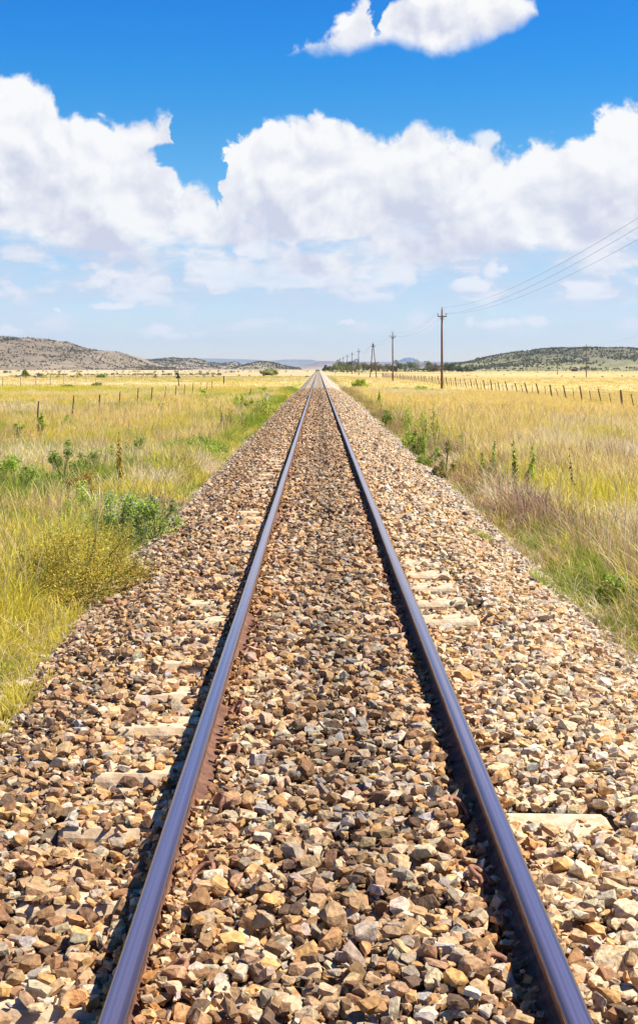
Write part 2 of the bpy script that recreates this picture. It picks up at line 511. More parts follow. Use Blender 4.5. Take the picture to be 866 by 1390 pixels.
def scatter(y0, y1, cell, smin, smax, shapes, lift, keep=1.0, tilt=0.5, bury=1.0):
    ysl = np.arange(y0, y1, cell); xsl = np.arange(-2.55, 2.95, cell)
    X, Y = np.meshgrid(xsl, ysl)
    X = X.ravel() + RNG.uniform(-.5, .5, X.size) * cell; Y = Y.ravel() + RNG.uniform(-.5, .5, Y.size) * cell
    k = (np.abs(X) < 0.262 * Y + 1.9) & (RNG.random(X.size) < keep)
    eL = edgeL(Y) - 0.14 + RNG.normal(0, .06, Y.size); eR = edgeR(Y) + 0.10 + RNG.normal(0, .07, Y.size)
    k &= (X > eL) & (X < eR)
    X, Y = X[k], Y[k]
    n = len(X)
    u = X - TX
    base = smin + (smax - smin) * RNG.beta(1.6, 3.2, n)
    nearrail = np.abs(np.abs(u) - GAUGE2)
    base = np.where(nearrail < 0.10, np.minimum(base, 0.045), base)
    size = base[:, None] * np.stack([np.ones(n), RNG.uniform(.8, 1.1, n), RNG.uniform(.75, 1.1, n)], 1)
    z = bed_z(X, Y) + lift + RNG.normal(0, .015, n) + (size[:, 2] - .05) * 0.18
    # stay off the rails
    ok = nearrail > 0.020 + base * 0.50
    innerleft = (u > -GAUGE2) & (u < -GAUGE2 + 0.13)
    ok &= ~(innerleft & (nearrail < 0.075) & (fbm(Y * 1.1, X * 0, 61, 3) > 0.56))
    # bare sleeper ends
    dy = np.abs((Y - SLY[0] + 0.345) % 0.69 - 0.345)
    kk = np.round((Y - SLY[0]) / 0.69).astype(int)
    exl = (u < -0.62) & (u > -1.10) & (dy < 0.150) & (vnoise(kk * 3.7, 0 * Y, 5) * .5 + RNG.random(n) * .75 > 0.33 + 0.36 * (vnoise(X * 7, Y * 7, 3) > .52))
    exr_zone = ((Y > 8.9) & (Y < 12.3)) | (vnoise(kk * 2.9, 0 * Y + 7, 8) > 0.80)
    exr = (u > 0.64) & (u < 1.08) & (dy < 0.150) & exr_zone & (RNG.random(n) < 0.93)
    clipz = (u > -GAUGE2 + .045) & (u < -GAUGE2 + .15) & (dy < .07) & (lift > -.02) & (Y < 9)
    ok &= ~(exl | exr | (clipz & (RNG.random(n) < .8)))
    # stones left lying over the sleepers are lifted clear of the concrete
    over = (np.abs(u) < 1.06) & (dy < 0.13)
    z = np.where(over, np.maximum(z, STOP + size[:, 2] * 0.22), z)
    X, Y, z, u, size, n = X[ok], Y[ok], z[ok], u[ok], size[ok], int(ok.sum())
    col = np.where((u < -0.5685)[:, None], PAL[pick(W_L, n)], np.where((u > 0.5685)[:, None], PAL[pick(W_R, n)], PAL[pick(W_C, n)]))
    col = col * RNG.uniform(.80, 1.18, (n, 1)) * (1 + RNG.normal(0, .03, (n, 3)))
    col = col * np.where((u < .5685)[:, None], np.array([.95, .88, .81]), np.array([1.0, .95, .88]))
    # oil and brake dust down the middle; rust beside the rails
    oil = np.exp(-((u - 0.03) / 0.20) ** 2) * 0.26 * (0.5 + fbm(Y * .3, X * 0, 14, 3))
    col = col * (1 - oil[:, None])
    rust = np.exp(-((np.abs(u) - GAUGE2) / 0.13) ** 2) * 0.55
    col = lerp(col, col * np.array([1.12, .88, .64]) * .92, rust)
    edge = sstep(1.7, 2.3, np.abs(u))
    col = lerp(col, col * .5 + np.array([.50, .49, .46]) * .5, edge * .8)
    emit(shapes, np.stack([X, Y, z], 1), size, tilt, np.clip(col, .02, .8))


scatter(1.9, 14, 0.042, .038, .074, HI, -0.026, tilt=.32)
scatter(1.9, 14, 0.045, .040, .092, HI, -0.006, keep=.92, tilt=.28)
scatter(1.9, 14, 0.066, .048, .110, HI, 0.004, keep=.42, tilt=.30)
scatter(1.9, 11, 0.046, .016, .034, MID, 0.002, keep=.8, tilt=.6)
scatter(14, 42, 0.058, .052, .092, MID, -0.018, tilt=.4)
scatter(14, 42, 0.074, .05, .11, MID, 0.004, keep=.8, tilt=.4)
scatter(42, 115, 0.096, .085, .14, LO, -0.02, tilt=.4)


def along_rail(side, sgn, n, y0, y1, z0):
    """smaller stones packed against the foot of a rail"""
    Y = RNG.uniform(y0, y1, n)
    off = RNG.uniform(.032, .082, n)
    keep = fbm(Y * 1.1, Y * 0, 61, 3) < .58
    Y, off = Y[keep], off[keep]; n = len(Y)
    b = RNG.uniform(.022, .046, n)
    off = np.maximum(off, .012 + b * .5)
    X = TX + side * GAUGE2 + sgn * off
    col = PAL[pick(W_C, n)] * np.array([1.08, .88, .66]) * RNG.uniform(.7, 1.1, (n, 1))
    emit(MID, np.stack([X, Y, z0 + RNG.normal(0, .008, n) + (off - .03) * .1], 1), b[:, None] * np.array([[1, .9, .85]]), .5, np.clip(col, .02, .8))


along_rail(-1, 1, 2600, 2.8, 22, RT - .112)
along_rail(1, -1, 1500, 2.8, 22, RT - .145)
along_rail(1, 1, 1800, 2.8, 22, RT - .118)
along_rail(-1, -1, 1500, 2.8, 22, RT - .128)
# the bed beneath, down to the far distance
by = np.concatenate([np.linspace(-6, 60, 265), 60 * np.exp(np.linspace(.01, 3.25, 200))])
bx = np.linspace(-2.45, 2.75, 66)
BX, BY = np.meshgrid(bx, by)
BZ = bed_z(BX, BY) - 0.035 * sstep(110, 60, BY) - 0.02
BZ = np.where((BX < edgeL(BY) - .1) | (BX > edgeR(BY) + .12), np.minimum(BZ, -0.2), BZ)
u = BX - TX
bc = lerp(lerp(np.broadcast_to(np.array([.34, .27, .19]), BX.shape + (3,)), np.array([.47, .38, .27]), (u > .5685) * 1.0), np.array([.20, .16, .125]), np.exp(-((u - .03) / .22) ** 2) * .45)
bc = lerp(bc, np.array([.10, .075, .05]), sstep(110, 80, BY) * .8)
spk = RNG.uniform(.7, 1.3, BX.shape)
bc = bc * spk[..., None]
ny, nx = BX.shape
ii = (np.arange(ny - 1)[:, None] * nx + np.arange(nx - 1)[None, :]).ravel()
F4 = np.stack([ii, ii + 1, ii + nx + 1, ii + nx], 1) + vcount
V = np.concatenate(SV + [np.stack([BX, BY, BZ], -1).reshape(-1, 3)])
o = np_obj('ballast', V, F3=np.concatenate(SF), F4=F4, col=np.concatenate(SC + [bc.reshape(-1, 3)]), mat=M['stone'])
tag(o, 'bed of loose broken brown, cream and grey ballast stones around the rails', 'ballast', kind='stuff')
print('stones', len(np.concatenate(SF)))
del SV, SF, SC

# ------------------------------------------------------------------ track
track = empty('railway_track', (TX, 0, RT))
tag(track, 'straight single railway track with worn shiny rails on concrete sleepers running to the horizon', 'railway track')


def make_rail(side):
    prof = [(0.0635, -.150), (0.0635, -.141), (0.020, -.126), (0.0085, -.112), (0.0075, -.060), (0.014, -.045), (0.0335, -.038), (0.0350, -.012), (0.0320, -.004), (0.025, -.0008), (0.012, 0.0006)]
    prof = prof + [(-a, b) for a, b in prof[::-1]]
    n = len(prof)
    # closely spaced stations near by give a lightly uneven running line
    yy = list(np.arange(-6, 40, 1.0)) + list(np.arange(40, 200, 8.0)) + list(np.arange(200, 1500, 60.0))
    v = []
    for y in yy:
        wob = 0.0015 * math.sin(y * 0.9 + side) + 0.001 * math.sin(y * 2.3)
        for a, b in prof: v.append((a + wob, y, b))
    f, mi = [], []
    for i in range(len(yy) - 1):
        for k in range(n):
            k2 = (k + 1) % n
            f.append((i * n + k, i * n + k2, (i + 1) * n + k2, (i + 1) * n + k))
            mi.append(1 if (7 <= k <= 13) else 0)
    f4 = np.array(f)
    o = np_obj('rail', v, F4=f4, mats=[M['rust'], M['polished']], midx=mi, parent=track, smooth=False)
    o.location = (side * GAUGE2, 0, 0)
    bm = bmesh.new(); bm.from_mesh(o.data); bmesh.ops.recalc_face_normals(bm, faces=bm.faces[:]); bm.to_mesh(o.data); bm.free()
    for p in o.data.polygons:
        if p.material_index == 1: p.use_smooth = True
    return o


rl = make_rail(-1); rl['label'] = 'left rail with blue-violet worn running surface and rusty web'
rr = make_rail(1); rr['label'] = 'right rail casting a black shadow on the stones'


def make_sleeper():
    # concrete sleeper: bevelled, tapered sides, ends sloped, rail seats slightly raised
    m = MB()
    L = 1.05; st = [-L, -L + .02, -.80, -.42, -.2, .2, .42, .80, L - .02, L]
    hw = [.105, .115, .118, .118, .105, .105, .118, .118, .115, .105]
    zt = [-.012, 0, 0, 0, -.02, -.02, 0, 0, 0, -.012]
    vs, fs = [], []
    for x, w, z in zip(st, hw, zt):
        vs += [(x, -w - .035, -.2), (x, -w - .012, z - .03), (x, -w, z - .012), (x, -w + .012, z), (x, w - .012, z), (x, w, z - .012), (x, w + .012, z - .03), (x, w + .035, -.2)]
    for i in range(len(st) - 1):
        for k in range(7):
            fs.append((i * 8 + k, i * 8 + k + 1, (i + 1) * 8 + k + 1, (i + 1) * 8 + k))
    fs.append(tuple(range(8))); fs.append(tuple(len(vs) - 8 + k for k in range(8)))
    m.add(vs, fs)
    return m.build('sleeper', M['concrete'], track)


def make_clip(parent, side, inner):
    m = MB()
    s = 1 if inner else -1
    s *= -side
    pts = []
    for i in range(17):
        a = R(200 - 255 * i / 16)
        pts.append((s * (0.030 + 0.034 * math.cos(a) + .03), 0.036 * math.sin(a) * 1.0, 0.050 + 0.026 * math.sin(a * 0.9 + 1.2)))
    pts = [(s * (-0.005), 0.012, 0.004)] + pts + [(s * 0.065, -0.050, -0.014)]
    m.tube(pts, 0.0092, 8)
    m.box((s * 0.035, 0, 0.004), (0.05, 0.05, 0.02), top=.7)
    c = m.build('rail_clip', M['clip'], parent, smooth=True)
    c.location = (side * GAUGE2 + s * 0.050, random.uniform(-.02, .02), 0.012)
    c.rotation_euler = (random.uniform(-.2, .2), random.uniform(-.15, .15), random.uniform(-.5, .5))
    return c


sl0 = make_sleeper()
for i, y in enumerate(SLY):
    s = sl0 if i == 0 else sl0.copy()
    if i: COL.objects.link(s); s.parent = track
    s.location = (random.uniform(-.015, .015), y, -0.155 + random.uniform(-.006, .004))
    s.rotation_euler = (0, random.uniform(-.006, .006), random.uniform(-.012, .012))
    if i < 22:
        make_clip(s, -1, True); make_clip(s, 1, True)

# ------------------------------------------------------------------ grass
BV, B3, B4, BC = [], [], [], []
bcount = 0


def blades(P, h, az, lean, w, face, cb, ct, prof='blade', levels=3):
    """each blade is a tapered, curved strip"""
    global bcount
    n = len(P)
    if n == 0: return
    if levels == 3: ts = [0, .4, .75, 1.0]
    elif levels == 2: ts = [0, .55, 1.0]
    else: ts = [0, 1.0]
    wp = {'blade': {0: 1, .4: .9, .55: .8, .75: .6}, 'seed': {0: .4, .4: .35, .55: .5, .75: 1.3}}[prof]
    dx, dy = np.cos(az), np.sin(az)
    fx_, fy_ = np.cos(face), np.sin(face)
    rows = []
    cols = []
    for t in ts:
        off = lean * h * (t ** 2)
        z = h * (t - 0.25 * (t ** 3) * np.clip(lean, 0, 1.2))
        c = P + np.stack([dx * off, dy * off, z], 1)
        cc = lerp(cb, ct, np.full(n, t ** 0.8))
        if t < 1:
            ww = (w * wp[t] / 2)[:, None] * np.stack([fx_, fy_, 0 * fx_], 1)
            rows += [c - ww, c + ww]; cols += [cc, cc]
        else:
            rows.append(c); cols.append(cc)
    V = np.stack(rows, 1); C = np.stack(cols, 1)
    nv = V.shape[1]
    base = (bcount + np.arange(n) * nv)[:, None]
    nq = len(ts) - 2
    for q in range(nq):
        B4.append(base + np.array([[2 * q, 2 * q + 1, 2 * q + 3, 2 * q + 2]]))
    B3.append(base + np.array([[2 * nq, 2 * nq + 1, nv - 1]]))
    BV.append(V.reshape(-1, 3)); BC.append(C.reshape(-1, 3))
    bcount += n * nv


KIND = ['g', 'y', 'p', 'w', 's', 't', 'b']
#            tip colour, base colour, height, lean, seed fraction, count factor
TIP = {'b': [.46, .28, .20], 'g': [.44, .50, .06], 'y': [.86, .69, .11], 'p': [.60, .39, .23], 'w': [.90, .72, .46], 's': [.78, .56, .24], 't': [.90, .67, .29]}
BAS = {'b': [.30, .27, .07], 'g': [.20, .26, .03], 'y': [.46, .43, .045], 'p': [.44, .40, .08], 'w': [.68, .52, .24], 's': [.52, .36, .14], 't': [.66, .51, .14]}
HGT = {'b': .44, 'g': .44, 'y': .45, 'p': .46, 'w': .46, 's': .15, 't': .48}
LEN = {'b': .35, 'g': .50, 'y': .42, 'p': .35, 'w': .50, 's': .5, 't': .33}
SED = {'b': .6, 'g': .03, 'y': .30, 'p': .55, 'w': .65, 's': .3, 't': .50}


def tufts(y0, y1, dens, nb, w0, rad, levels, xmax=None, hs=1.0, bounds=None, force=None):
    area_pts = []
    mg = 3.4 if y0 < 40 else 5.0
    X0, X1 = -(0.26 * y1 + mg), 0.26 * y1 + mg
    n = int((X1 - X0) * (y1 - y0) * dens)
    X = RNG.uniform(X0, X1, n); Y = RNG.uniform(y0, y1, n)
    k = (np.abs(X) < 0.26 * Y + mg) & ((X < edgeL(Y) + .03) | (X > edgeR(Y) - 0.05))
    if bounds is not None: k &= bounds(X, Y)
    X, Y = X[k], Y[k]
    w = weights(X, Y)
    Wm = np.stack([w[q] for q in KIND], 1); Wm = np.clip(Wm, 0, None) ** 2.0; Wm /= Wm.sum(1, keepdims=True)
    cum = Wm.cumsum(1); kk = (RNG.random(len(X))[:, None] > cum).sum(1).clip(0, 6)
    if force is not None: kk = np.full(len(X), KIND.index(force))
    # bare soil keeps few tufts
    bare = (w['s'] > .5) & (RNG.random(len(X)) < .7)
    X, Y, kk = X[~bare], Y[~bare], kk[~bare]
    n = len(X)
    tip = np.array([TIP[q] for q in KIND])[kk]; bas = np.array([BAS[q] for q in KIND])[kk]
    h = np.array([HGT[q] for q in KIND])[kk] * RNG.uniform(.65, 1.25, n) * hs
    dist = np.where(X < 0, edgeL(Y) - X, X - edgeR(Y))
    h = h * (0.40 + 0.60 * sstep(0.0, .55, dist))
    h = h * (0.55 + 0.9 * fbm(X * 1.1, Y * .7, 91, 3))
    ln = np.array([LEN[q] for q in KIND])[kk]; sd = np.array([SED[q] for q in KIND])[kk]
    tip = tip * RNG.uniform(.82, 1.22, (n, 1)) * (1 + RNG.normal(0, .04, (n, 3))); bas = bas * RNG.uniform(.7, 1.2, (n, 1))
    rep = np.maximum(2, RNG.poisson(nb, n))
    idx = np.repeat(np.arange(n), rep); m = len(idx)
    a = RNG.uniform(0, 2 * PI, m); rr_ = rad * np.sqrt(RNG.random(m))
    bx_ = X[idx] + np.cos(a) * rr_; by_ = Y[idx] + np.sin(a) * rr_
    z = np.maximum(ground_z(bx_, by_), np.where(np.abs(bx_ - TX) < 2.5, bed_z(bx_, by_) - .03, -9)) - .01
    hh = h[idx] * RNG.uniform(.55, 1.15, m)
    az = a + RNG.normal(0, .5, m)
    lean = np.abs(RNG.normal(ln[idx] * .6, .38, m)) + 0.10
    # a light common bend from the breeze
    az = np.where(RNG.random(m) < .15, RNG.normal(PI * .95, .5, m), az)
    ww = w0 * RNG.uniform(.6, 1.4, m)
    face = RNG.uniform(-.9, .9, m)
    t = tip[idx] * RNG.uniform(.68, 1.22, (m, 1)); b = bas[idx]
    seed = RNG.random(m) < sd[idx]
    P = np.stack([bx_, by_, z], 1)
    s = seed; q = ~seed
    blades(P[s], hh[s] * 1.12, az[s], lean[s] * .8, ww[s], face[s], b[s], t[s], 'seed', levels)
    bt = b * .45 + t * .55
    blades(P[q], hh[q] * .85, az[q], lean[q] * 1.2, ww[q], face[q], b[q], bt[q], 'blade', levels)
    return n, m


tot = []
tot.append(tufts(2.6, 16, 105, 16, .0056, .07, 3))
tot.append(tufts(16, 30, 60, 14, .0075, .085, 3))
tot.append(tufts(30, 62, 19, 13, .012, .12, 2))
tot.append(tufts(62, 140, 5.5, 12, .019, .20, 2, hs=.9))
tot.append(tufts(140, 380, .42, 9, .05, .6, 1, hs=.7))
n_ = 26000
Yl = 7 + 38 * RNG.random(n_) ** 1.4; Xl = RNG.uniform(-1, 1, n_) * (.26 * Yl + 1)
k = (Xl < edgeL(Yl) + .12) | (Xl > edgeR(Yl) - .15)
Xl, Yl = Xl[k], Yl[k]; n_ = len(Xl)
zl = np.maximum(ground_z(Xl, Yl), np.where(np.abs(Xl - TX) < 2.5, bed_z(Xl, Yl), -9))
blades(np.stack([Xl, Yl, zl + RNG.uniform(0, .12, n_)], 1), RNG.uniform(.12, .35, n_), RNG.uniform(0, 2 * PI, n_), RNG.uniform(1.2, 2.6, n_), np.full(n_, .0055), RNG.uniform(0, PI, n_),
       np.tile([.60, .46, .26], (n_, 1)) * RNG.uniform(.7, 1.2, (n_, 1)), np.tile([.82, .66, .42], (n_, 1)) * RNG.uniform(.7, 1.1, (n_, 1)), 'blade', 2)
# tall single seed stalks standing above the sward
n_ = 5200
Yl = 8 + 60 * RNG.random(n_) ** 1.5; Xl = RNG.uniform(-1, 1, n_) * (.26 * Yl + 1)
k = (Xl < edgeL(Yl) - .3) | (Xl > edgeR(Yl) + .3)
Xl, Yl = Xl[k], Yl[k]; n_ = len(Xl)
blades(np.stack([Xl, Yl, ground_z(Xl, Yl)], 1), RNG.uniform(.55, .85, n_), RNG.uniform(0, 2 * PI, n_), RNG.uniform(.05, .5, n_), np.maximum(.006, Yl * .00035), RNG.uniform(-.7, .7, n_),
       np.tile([.50, .42, .16], (n_, 1)), np.tile([.74, .55, .32], (n_, 1)) * RNG.uniform(.6, 1.2, (n_, 1)), 'seed', 3)
print('grass', tot)


# sprigs rooted in the ballast shoulder
def sprigs(n, x0, x1, y0, y1, kind, hs):
    X = RNG.uniform(x0, x1, n); Y = RNG.uniform(y0, y1, n)
    rep = 14
    idx = np.repeat(np.arange(n), rep); m = len(idx)
    a = RNG.uniform(0, 2 * PI, m)
    bx_ = X[idx] + np.cos(a) * .04 * RNG.random(m); by_ = Y[idx] + np.sin(a) * .04 * RNG.random(m)
    P = np.stack([bx_, by_, bed_z(bx_, by_) - .01], 1)
    blades(P, hs * RNG.uniform(.4, 1.2, m), a, RNG.uniform(.2, .8, m), np.full(m, .004), RNG.uniform(-.8, .8, m), np.tile(np.array(BAS[kind]), (m, 1)), np.tile(np.array(TIP[kind]), (m, 1)) * RNG.uniform(.8, 1.2, (m, 1)))


sprigs(95, -2.15, -1.66, 6.3, 8.6, 'y', .16)
sprigs(50, -2.1, -1.9, 8.4, 10.5, 'y', .15)
sprigs(14, 1.72, 1.95, 14.5, 15.4, 'g', .13)
sprigs(26, 2.0, 2.4, 11.5, 13.2, 'g', .16)
sprigs(40, 2.1, 2.5, 8, 10.4, 'p', .18)
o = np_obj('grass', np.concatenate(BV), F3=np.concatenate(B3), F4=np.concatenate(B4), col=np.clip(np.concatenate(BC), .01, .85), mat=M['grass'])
tag(o, 'tall dry yellow, green and purplish veld grass beside the ballast', 'grass', kind='stuff')
del BV, B3, B4, BC


# ------------------------------------------------------------------ leafy things
def leaf_cloud(centres, radii, n, size, col, var=.25, aspect=.5, seed=0, squash=1.0, drop=.2):
    """n small leaf faces through a set of clump ellipsoids; returns verts, tris, colours"""
    r = np.random.default_rng(seed)
    centres = np.asarray(centres, float); radii = np.asarray(radii, float)
    k = r.choice(len(centres), n, p=(radii ** 2) / (radii ** 2).sum())
    d = r.normal(size=(n, 3)); d /= np.linalg.norm(d, axis=1)[:, None]
    rad = radii[k] * (1 - drop * 2 * r.random(n) ** 1.5) * r.uniform(.75, 1.12, n)
    P = centres[k] + d * rad[:, None] * np.array([1, 1, squash])
    a = r.normal(size=(n, 3)); a /= np.linalg.norm(a, axis=1)[:, None]
    b = np.cross(a, r.normal(size=(n, 3))); b /= np.linalg.norm(b, axis=1)[:, None]
    s = size * r.uniform(.6, 1.4, n)[:, None]
    V = np.stack([P - a * s, P - b * s * aspect * .9 + a * s * .1, P + a * s, P + b * s * aspect - a * s * .05], 1)
    cl = np.asarray(col)[r.integers(0, len(col), n)] * r.uniform(1 - var, 1 + var, (n, 1))
    cl = cl * (r.uniform(.78, 1.22, len(centres))[k])[:, None]
    base = (np.arange(n) * 4)[:, None]
    return V.reshape(-1, 3), base + np.array([[0, 1, 2, 3]]), np.clip(np.repeat(cl, 4, 0), .005, .85)


def make_tree(name, label, seed, H, W, col, n=1500, cat='tree', group=None, trunk_h=.28, leaf=.16, clumps=14):
    r = random.Random(seed)
    t = empty(name, (0, 0, 0)); tag(t, label, cat, group)
    m = MB()
    cs, rs = [], []
    for i in range(clumps):
        a = r.uniform(0, 2 * PI); rad = W / 2 * math.sqrt(r.random()) * .78
        f = 1 - (rad / (W / 2)) ** 2 * .6
        z = H * (trunk_h + (1 - trunk_h) * f * r.uniform(.25, .86))
        c = (rad * math.cos(a), rad * math.sin(a), z)
        cs.append(c); rs.append(r.uniform(.13, .24) * W * min(1, H / W + .2))
        if i < 7:
            m.tube([(0, 0, H * .12), (c[0] * .35, c[1] * .35, H * .12 + (z - H * .12) * .5), c], [.035 * H, .02 * H, .006 * H], 6, False)
    m.tube([(0, 0, -.1), (.02 * H, 0, H * .12), (.0, .02 * H, H * .3), (0, 0, H * .6)], [.05 * H, .038 * H, .028 * H, .01 * H], 8)
    m.build('trunk', M['bark'], t)
    V, F, C = leaf_cloud(cs, rs, n, leaf, col, seed=seed, squash=.8)
    np_obj('crown', V, F4=F, col=C, mat=M['leaf'], parent=t)
    return t


def make_shrub(label, x, y, H, W, col, n, leaf, seed, group='bushes in the grass', flowers=None, cat='bush', name='shrub', z=None, clumps=20, aspect=.42, low=.02):
    r = random.Random(seed)
    zz = float(ground_z(np.array(x), np.array(y))) if z is None else z
    t = empty(name, (x, y, zz), r.uniform(0, 6)); tag(t, label, cat, group)
    cs, rs = [], []
    m = MB()
    for i in range(clumps):
        a = r.uniform(0, 2 * PI); rad = W / 2 * math.sqrt(r.random()) * .8
        z_ = H * (low + (0.84 - low) * r.random() ** 1.2 * (1 - (rad / (W / 2)) ** 2 * .7))
        cs.append((rad * math.cos(a), rad * math.sin(a), z_)); rs.append(r.uniform(.09, .17) * W)
        m.tube([(0, 0, -.03), (cs[-1][0] * .4, cs[-1][1] * .4, z_ * .55), cs[-1], (cs[-1][0] * 1.22, cs[-1][1] * 1.22, z_ + rs[-1] * 1.5)], [.012 * H + .003, .009 * H + .002, .005 * H + .001, .001], 5, False)
    m.build('stem', M['green_stem'], t)
    V, F, C = leaf_cloud(cs, rs, n, leaf, col, seed=seed, aspect=aspect, squash=min(1.25, H / W * 1.6), drop=.5)
    np_obj('foliage', V, F4=F, col=C, mat=M['leaf'], parent=t)
    if flowers:
        rr2 = np.random.default_rng(seed + 5)
        k = rr2.integers(0, len(cs), flowers[0])
        d = rr2.normal(size=(flowers[0], 3)); d[:, 2] = np.abs(d[:, 2]) + .2; d /= np.linalg.norm(d, axis=1)[:, None]
        cc = np.array(cs)[k] + d * np.array(rs)[k][:, None] * 1.1
        for q in range(len(cc)):
            V, F, C = leaf_cloud(cc[q:q + 1], [flowers[2] * 1.3], 26, flowers[2] * .8, [flowers[1]], seed=seed + 9 + q, var=.1, aspect=.8)
            np_obj('flower', V, F4=F, col=C, mat=M['leaf'], parent=t)
    return t


def make_weed(label, x, y, H, W, col, seed, group='tall weeds standing in the grass', name='tall_weed', n=500, stalks=1, leaf=.03):
    r = random.Random(seed)
    zz = float(ground_z(np.array(x), np.array(y)))
    t = empty(name, (x, y, zz), 0); tag(t, label, 'weed', group)
    cs, rs = [], []
    m = MB()
    for s in range(stalks):
        ox, oy = (0, 0) if s == 0 else (r.uniform(-W, W) * .5, r.uniform(-W, W) * .5)
        lx, ly = r.uniform(-.12, .12) * H, r.uniform(-.1, .1) * H
        h = H * (1 if s == 0 else r.uniform(.5, .85))
        m.tube([(ox, oy, -.03), (ox + lx * .4, oy + ly * .4, h * .5), (ox + lx, oy + ly, h)], [.009, .006, .002], 6)
        for i in range(16):
            f = .12 + .88 * i / 15
            wr = W * .30 * (1.05 - f) + .012
            cs.append((ox + lx * f + r.uniform(-.3, .3) * wr, oy + ly * f + r.uniform(-.3, .3) * wr, h * f)); rs.append(wr)
    m.build('stem', M['green_stem'], t)
    V, F, C = leaf_cloud(cs, rs, n, leaf, col, seed=seed, aspect=.3, drop=.45)
    np_obj('foliage', V, F4=F, col=C, mat=M['leaf'], parent=t)
    return t


DG = [(.28, .36, .06), (.38, .46, .08), (.20, .28, .05)]
MG = [(.44, .54, .07), (.58, .64, .10), (.34, .44, .06)]
OG = [(.42, .38, .10), (.32, .31, .08), (.52, .46, .14)]
GOLD = [(.58, .42, .06), (.42, .37, .05), (.66, .48, .09), (.40, .25, .05)]
LIME = [(.48, .55, .05), (.30, .42, .04), (.46, .52, .08)]
GRY = [(.30, .38, .16), (.42, .48, .24), (.26, .33, .12)]


def shrub_px(label, px, py, hpx, wpx, col, n, leaf, seed, **kw):
    x, y = gpt(px, py)
    s = y / FPX
    if x > 3: y = FPX * (CZ + 0.028 * min(x - 3, 17)) / (py - 500); x = (px - 432) / FPX * y; s = y / FPX
    return make_shrub(label, x, y, hpx * s * 1.05 + (.20 if y < 70 else .05), wpx * s * 1.2, col, int(n * 1.6), leaf * 1.35, seed, **kw)


def weed_px(label, px, py, hpx, wpx, col, seed, **kw):
    x, y = gpt(px, py); s = y / FPX
    kw['n'] = int(kw.get('n', 500) * 1.4); kw['leaf'] = kw.get('leaf', .03) * 1.25
    return make_weed(label, x, y, hpx * s * 1.05 + (.18 if y < 70 else .05), wpx * s * 1.3, col, seed, **kw)


shrub_px('big golden brown bush spreading over the left edge of the ballast', 112, 822, 92, 195, GOLD + [(.40, .42, .06)], 19000, .0078, 1, clumps=80, low=.05, aspect=.55)
shrub_px('green leafy bush with white flowers nearest the ballast on the left', 212, 740, 55, 75, GRY + MG, 2600, .016, 2, flowers=(9, (.75, .74, .62), .012), name='flowering_shrub')
shrub_px('pale green flowering bush left of the one by the ballast edge', 150, 735, 60, 85, GRY + MG, 2800, .016, 3, flowers=(11, (.75, .74, .62), .012), name='flowering_shrub')
shrub_px('bright green leafy bush just below the orange one', 115, 716, 50, 60, MG, 1800, .016, 4, flowers=(4, (.7, .7, .55), .012), name='flowering_shrub')
shrub_px('orange and yellow tinted bush among green weeds on the left', 118, 690, 42, 62, [(.55, .30, .06), (.50, .40, .06), (.30, .28, .05)], 2200, .013, 5)
shrub_px('tallest dark green bush with upright tip on the left', 86, 668, 62, 46, DG, 2400, .016, 6)
shrub_px('dark green bush right of the tallest dark one on the left', 120, 655, 45, 46, DG + OG, 2000, .016, 7)
shrub_px('low dark green bush at the left picture edge', 22, 680, 46, 90, DG + MG, 3400, .017, 8)
shrub_px('small fresh green bush behind the yellow flower stalk', 150, 640, 30, 36, MG, 1200, .018, 9)
shrub_px('dark green clump with feathery shoots behind the yellow flower stalk', 185, 625, 26, 44, DG + MG, 1500, .02, 10)
shrub_px('broad green bush in the middle of the left verge', 265, 618, 34, 80, MG + DG, 3000, .02, 11)
shrub_px('low wide green bush near the white marker stump', 352, 566, 26, 50, MG + OG, 1800, .03, 12)
shrub_px('small green bush above the ballast edge near the white marker stump', 325, 560, 22, 20, MG, 900, .03, 13)
shrub_px('flat green bush in the straw left of the rails', 357, 532, 8, 26, DG + MG, 900, .06, 14)
shrub_px('small green bush in line with the leaning fence posts', 275, 541, 13, 14, MG, 700, .045, 15)
shrub_px('light green weed clump below the left fence', 26, 594, 24, 18, MG + LIME, 900, .025, 16)
shrub_px('light green weed clump right of its twin below the left fence', 57, 592, 26, 15, MG, 800, .025, 17)
shrub_px('lime green tuft of weeds under the second left fence post', 92, 585, 14, 24, LIME, 900, .025, 18)
shrub_px('lone dark bush far out on the plain below the left hill', 137, 512.5, 4.4, 12, DG, 700, .35, 19, group='bushes far out on the plain')
shrub_px('low wide bush cluster beyond the left fence', 132, 524, 4.5, 13, DG + OG, 700, .12, 20, group='bushes far out on the plain')
shrub_px('dark low bush left of the wide cluster beyond the left fence', 92, 526.5, 3.6, 22, OG + DG, 800, .10, 21, group='bushes far out on the plain')
shrub_px('round bush near the left picture edge at the foot of the hill', 34, 511, 7.5, 8, DG, 700, .35, 22, group='bushes far out on the plain')
shrub_px('bright lime green bush beside the far ballast on the right', 489, 526, 13, 22, LIME, 2400, .07, 23)
shrub_px('dark green bush on the right ballast edge with pale flowers', 578, 636, 38, 38, DG + MG, 2300, .016, 24, flowers=(6, (.7, .7, .6), .012))
shrub_px('olive bush right beside the dark one on the right ballast edge', 605, 650, 44, 34, OG, 1700, .016, 25)
shrub_px('small dark green bush tight on the far right ballast edge', 525, 580, 20, 18, DG, 900, .025, 26)
shrub_px('small fresh green bush at the foot of the right verge weeds', 560, 612, 28, 30, MG, 1400, .02, 27)
shrub_px('low green bush in the straw below the tall near power pole', 571, 531.5, 7, 34, MG, 900, .06, 28)
shrub_px('low green bush left of the one below the near power pole', 540, 531, 5, 34, OG + MG, 800, .06, 29)
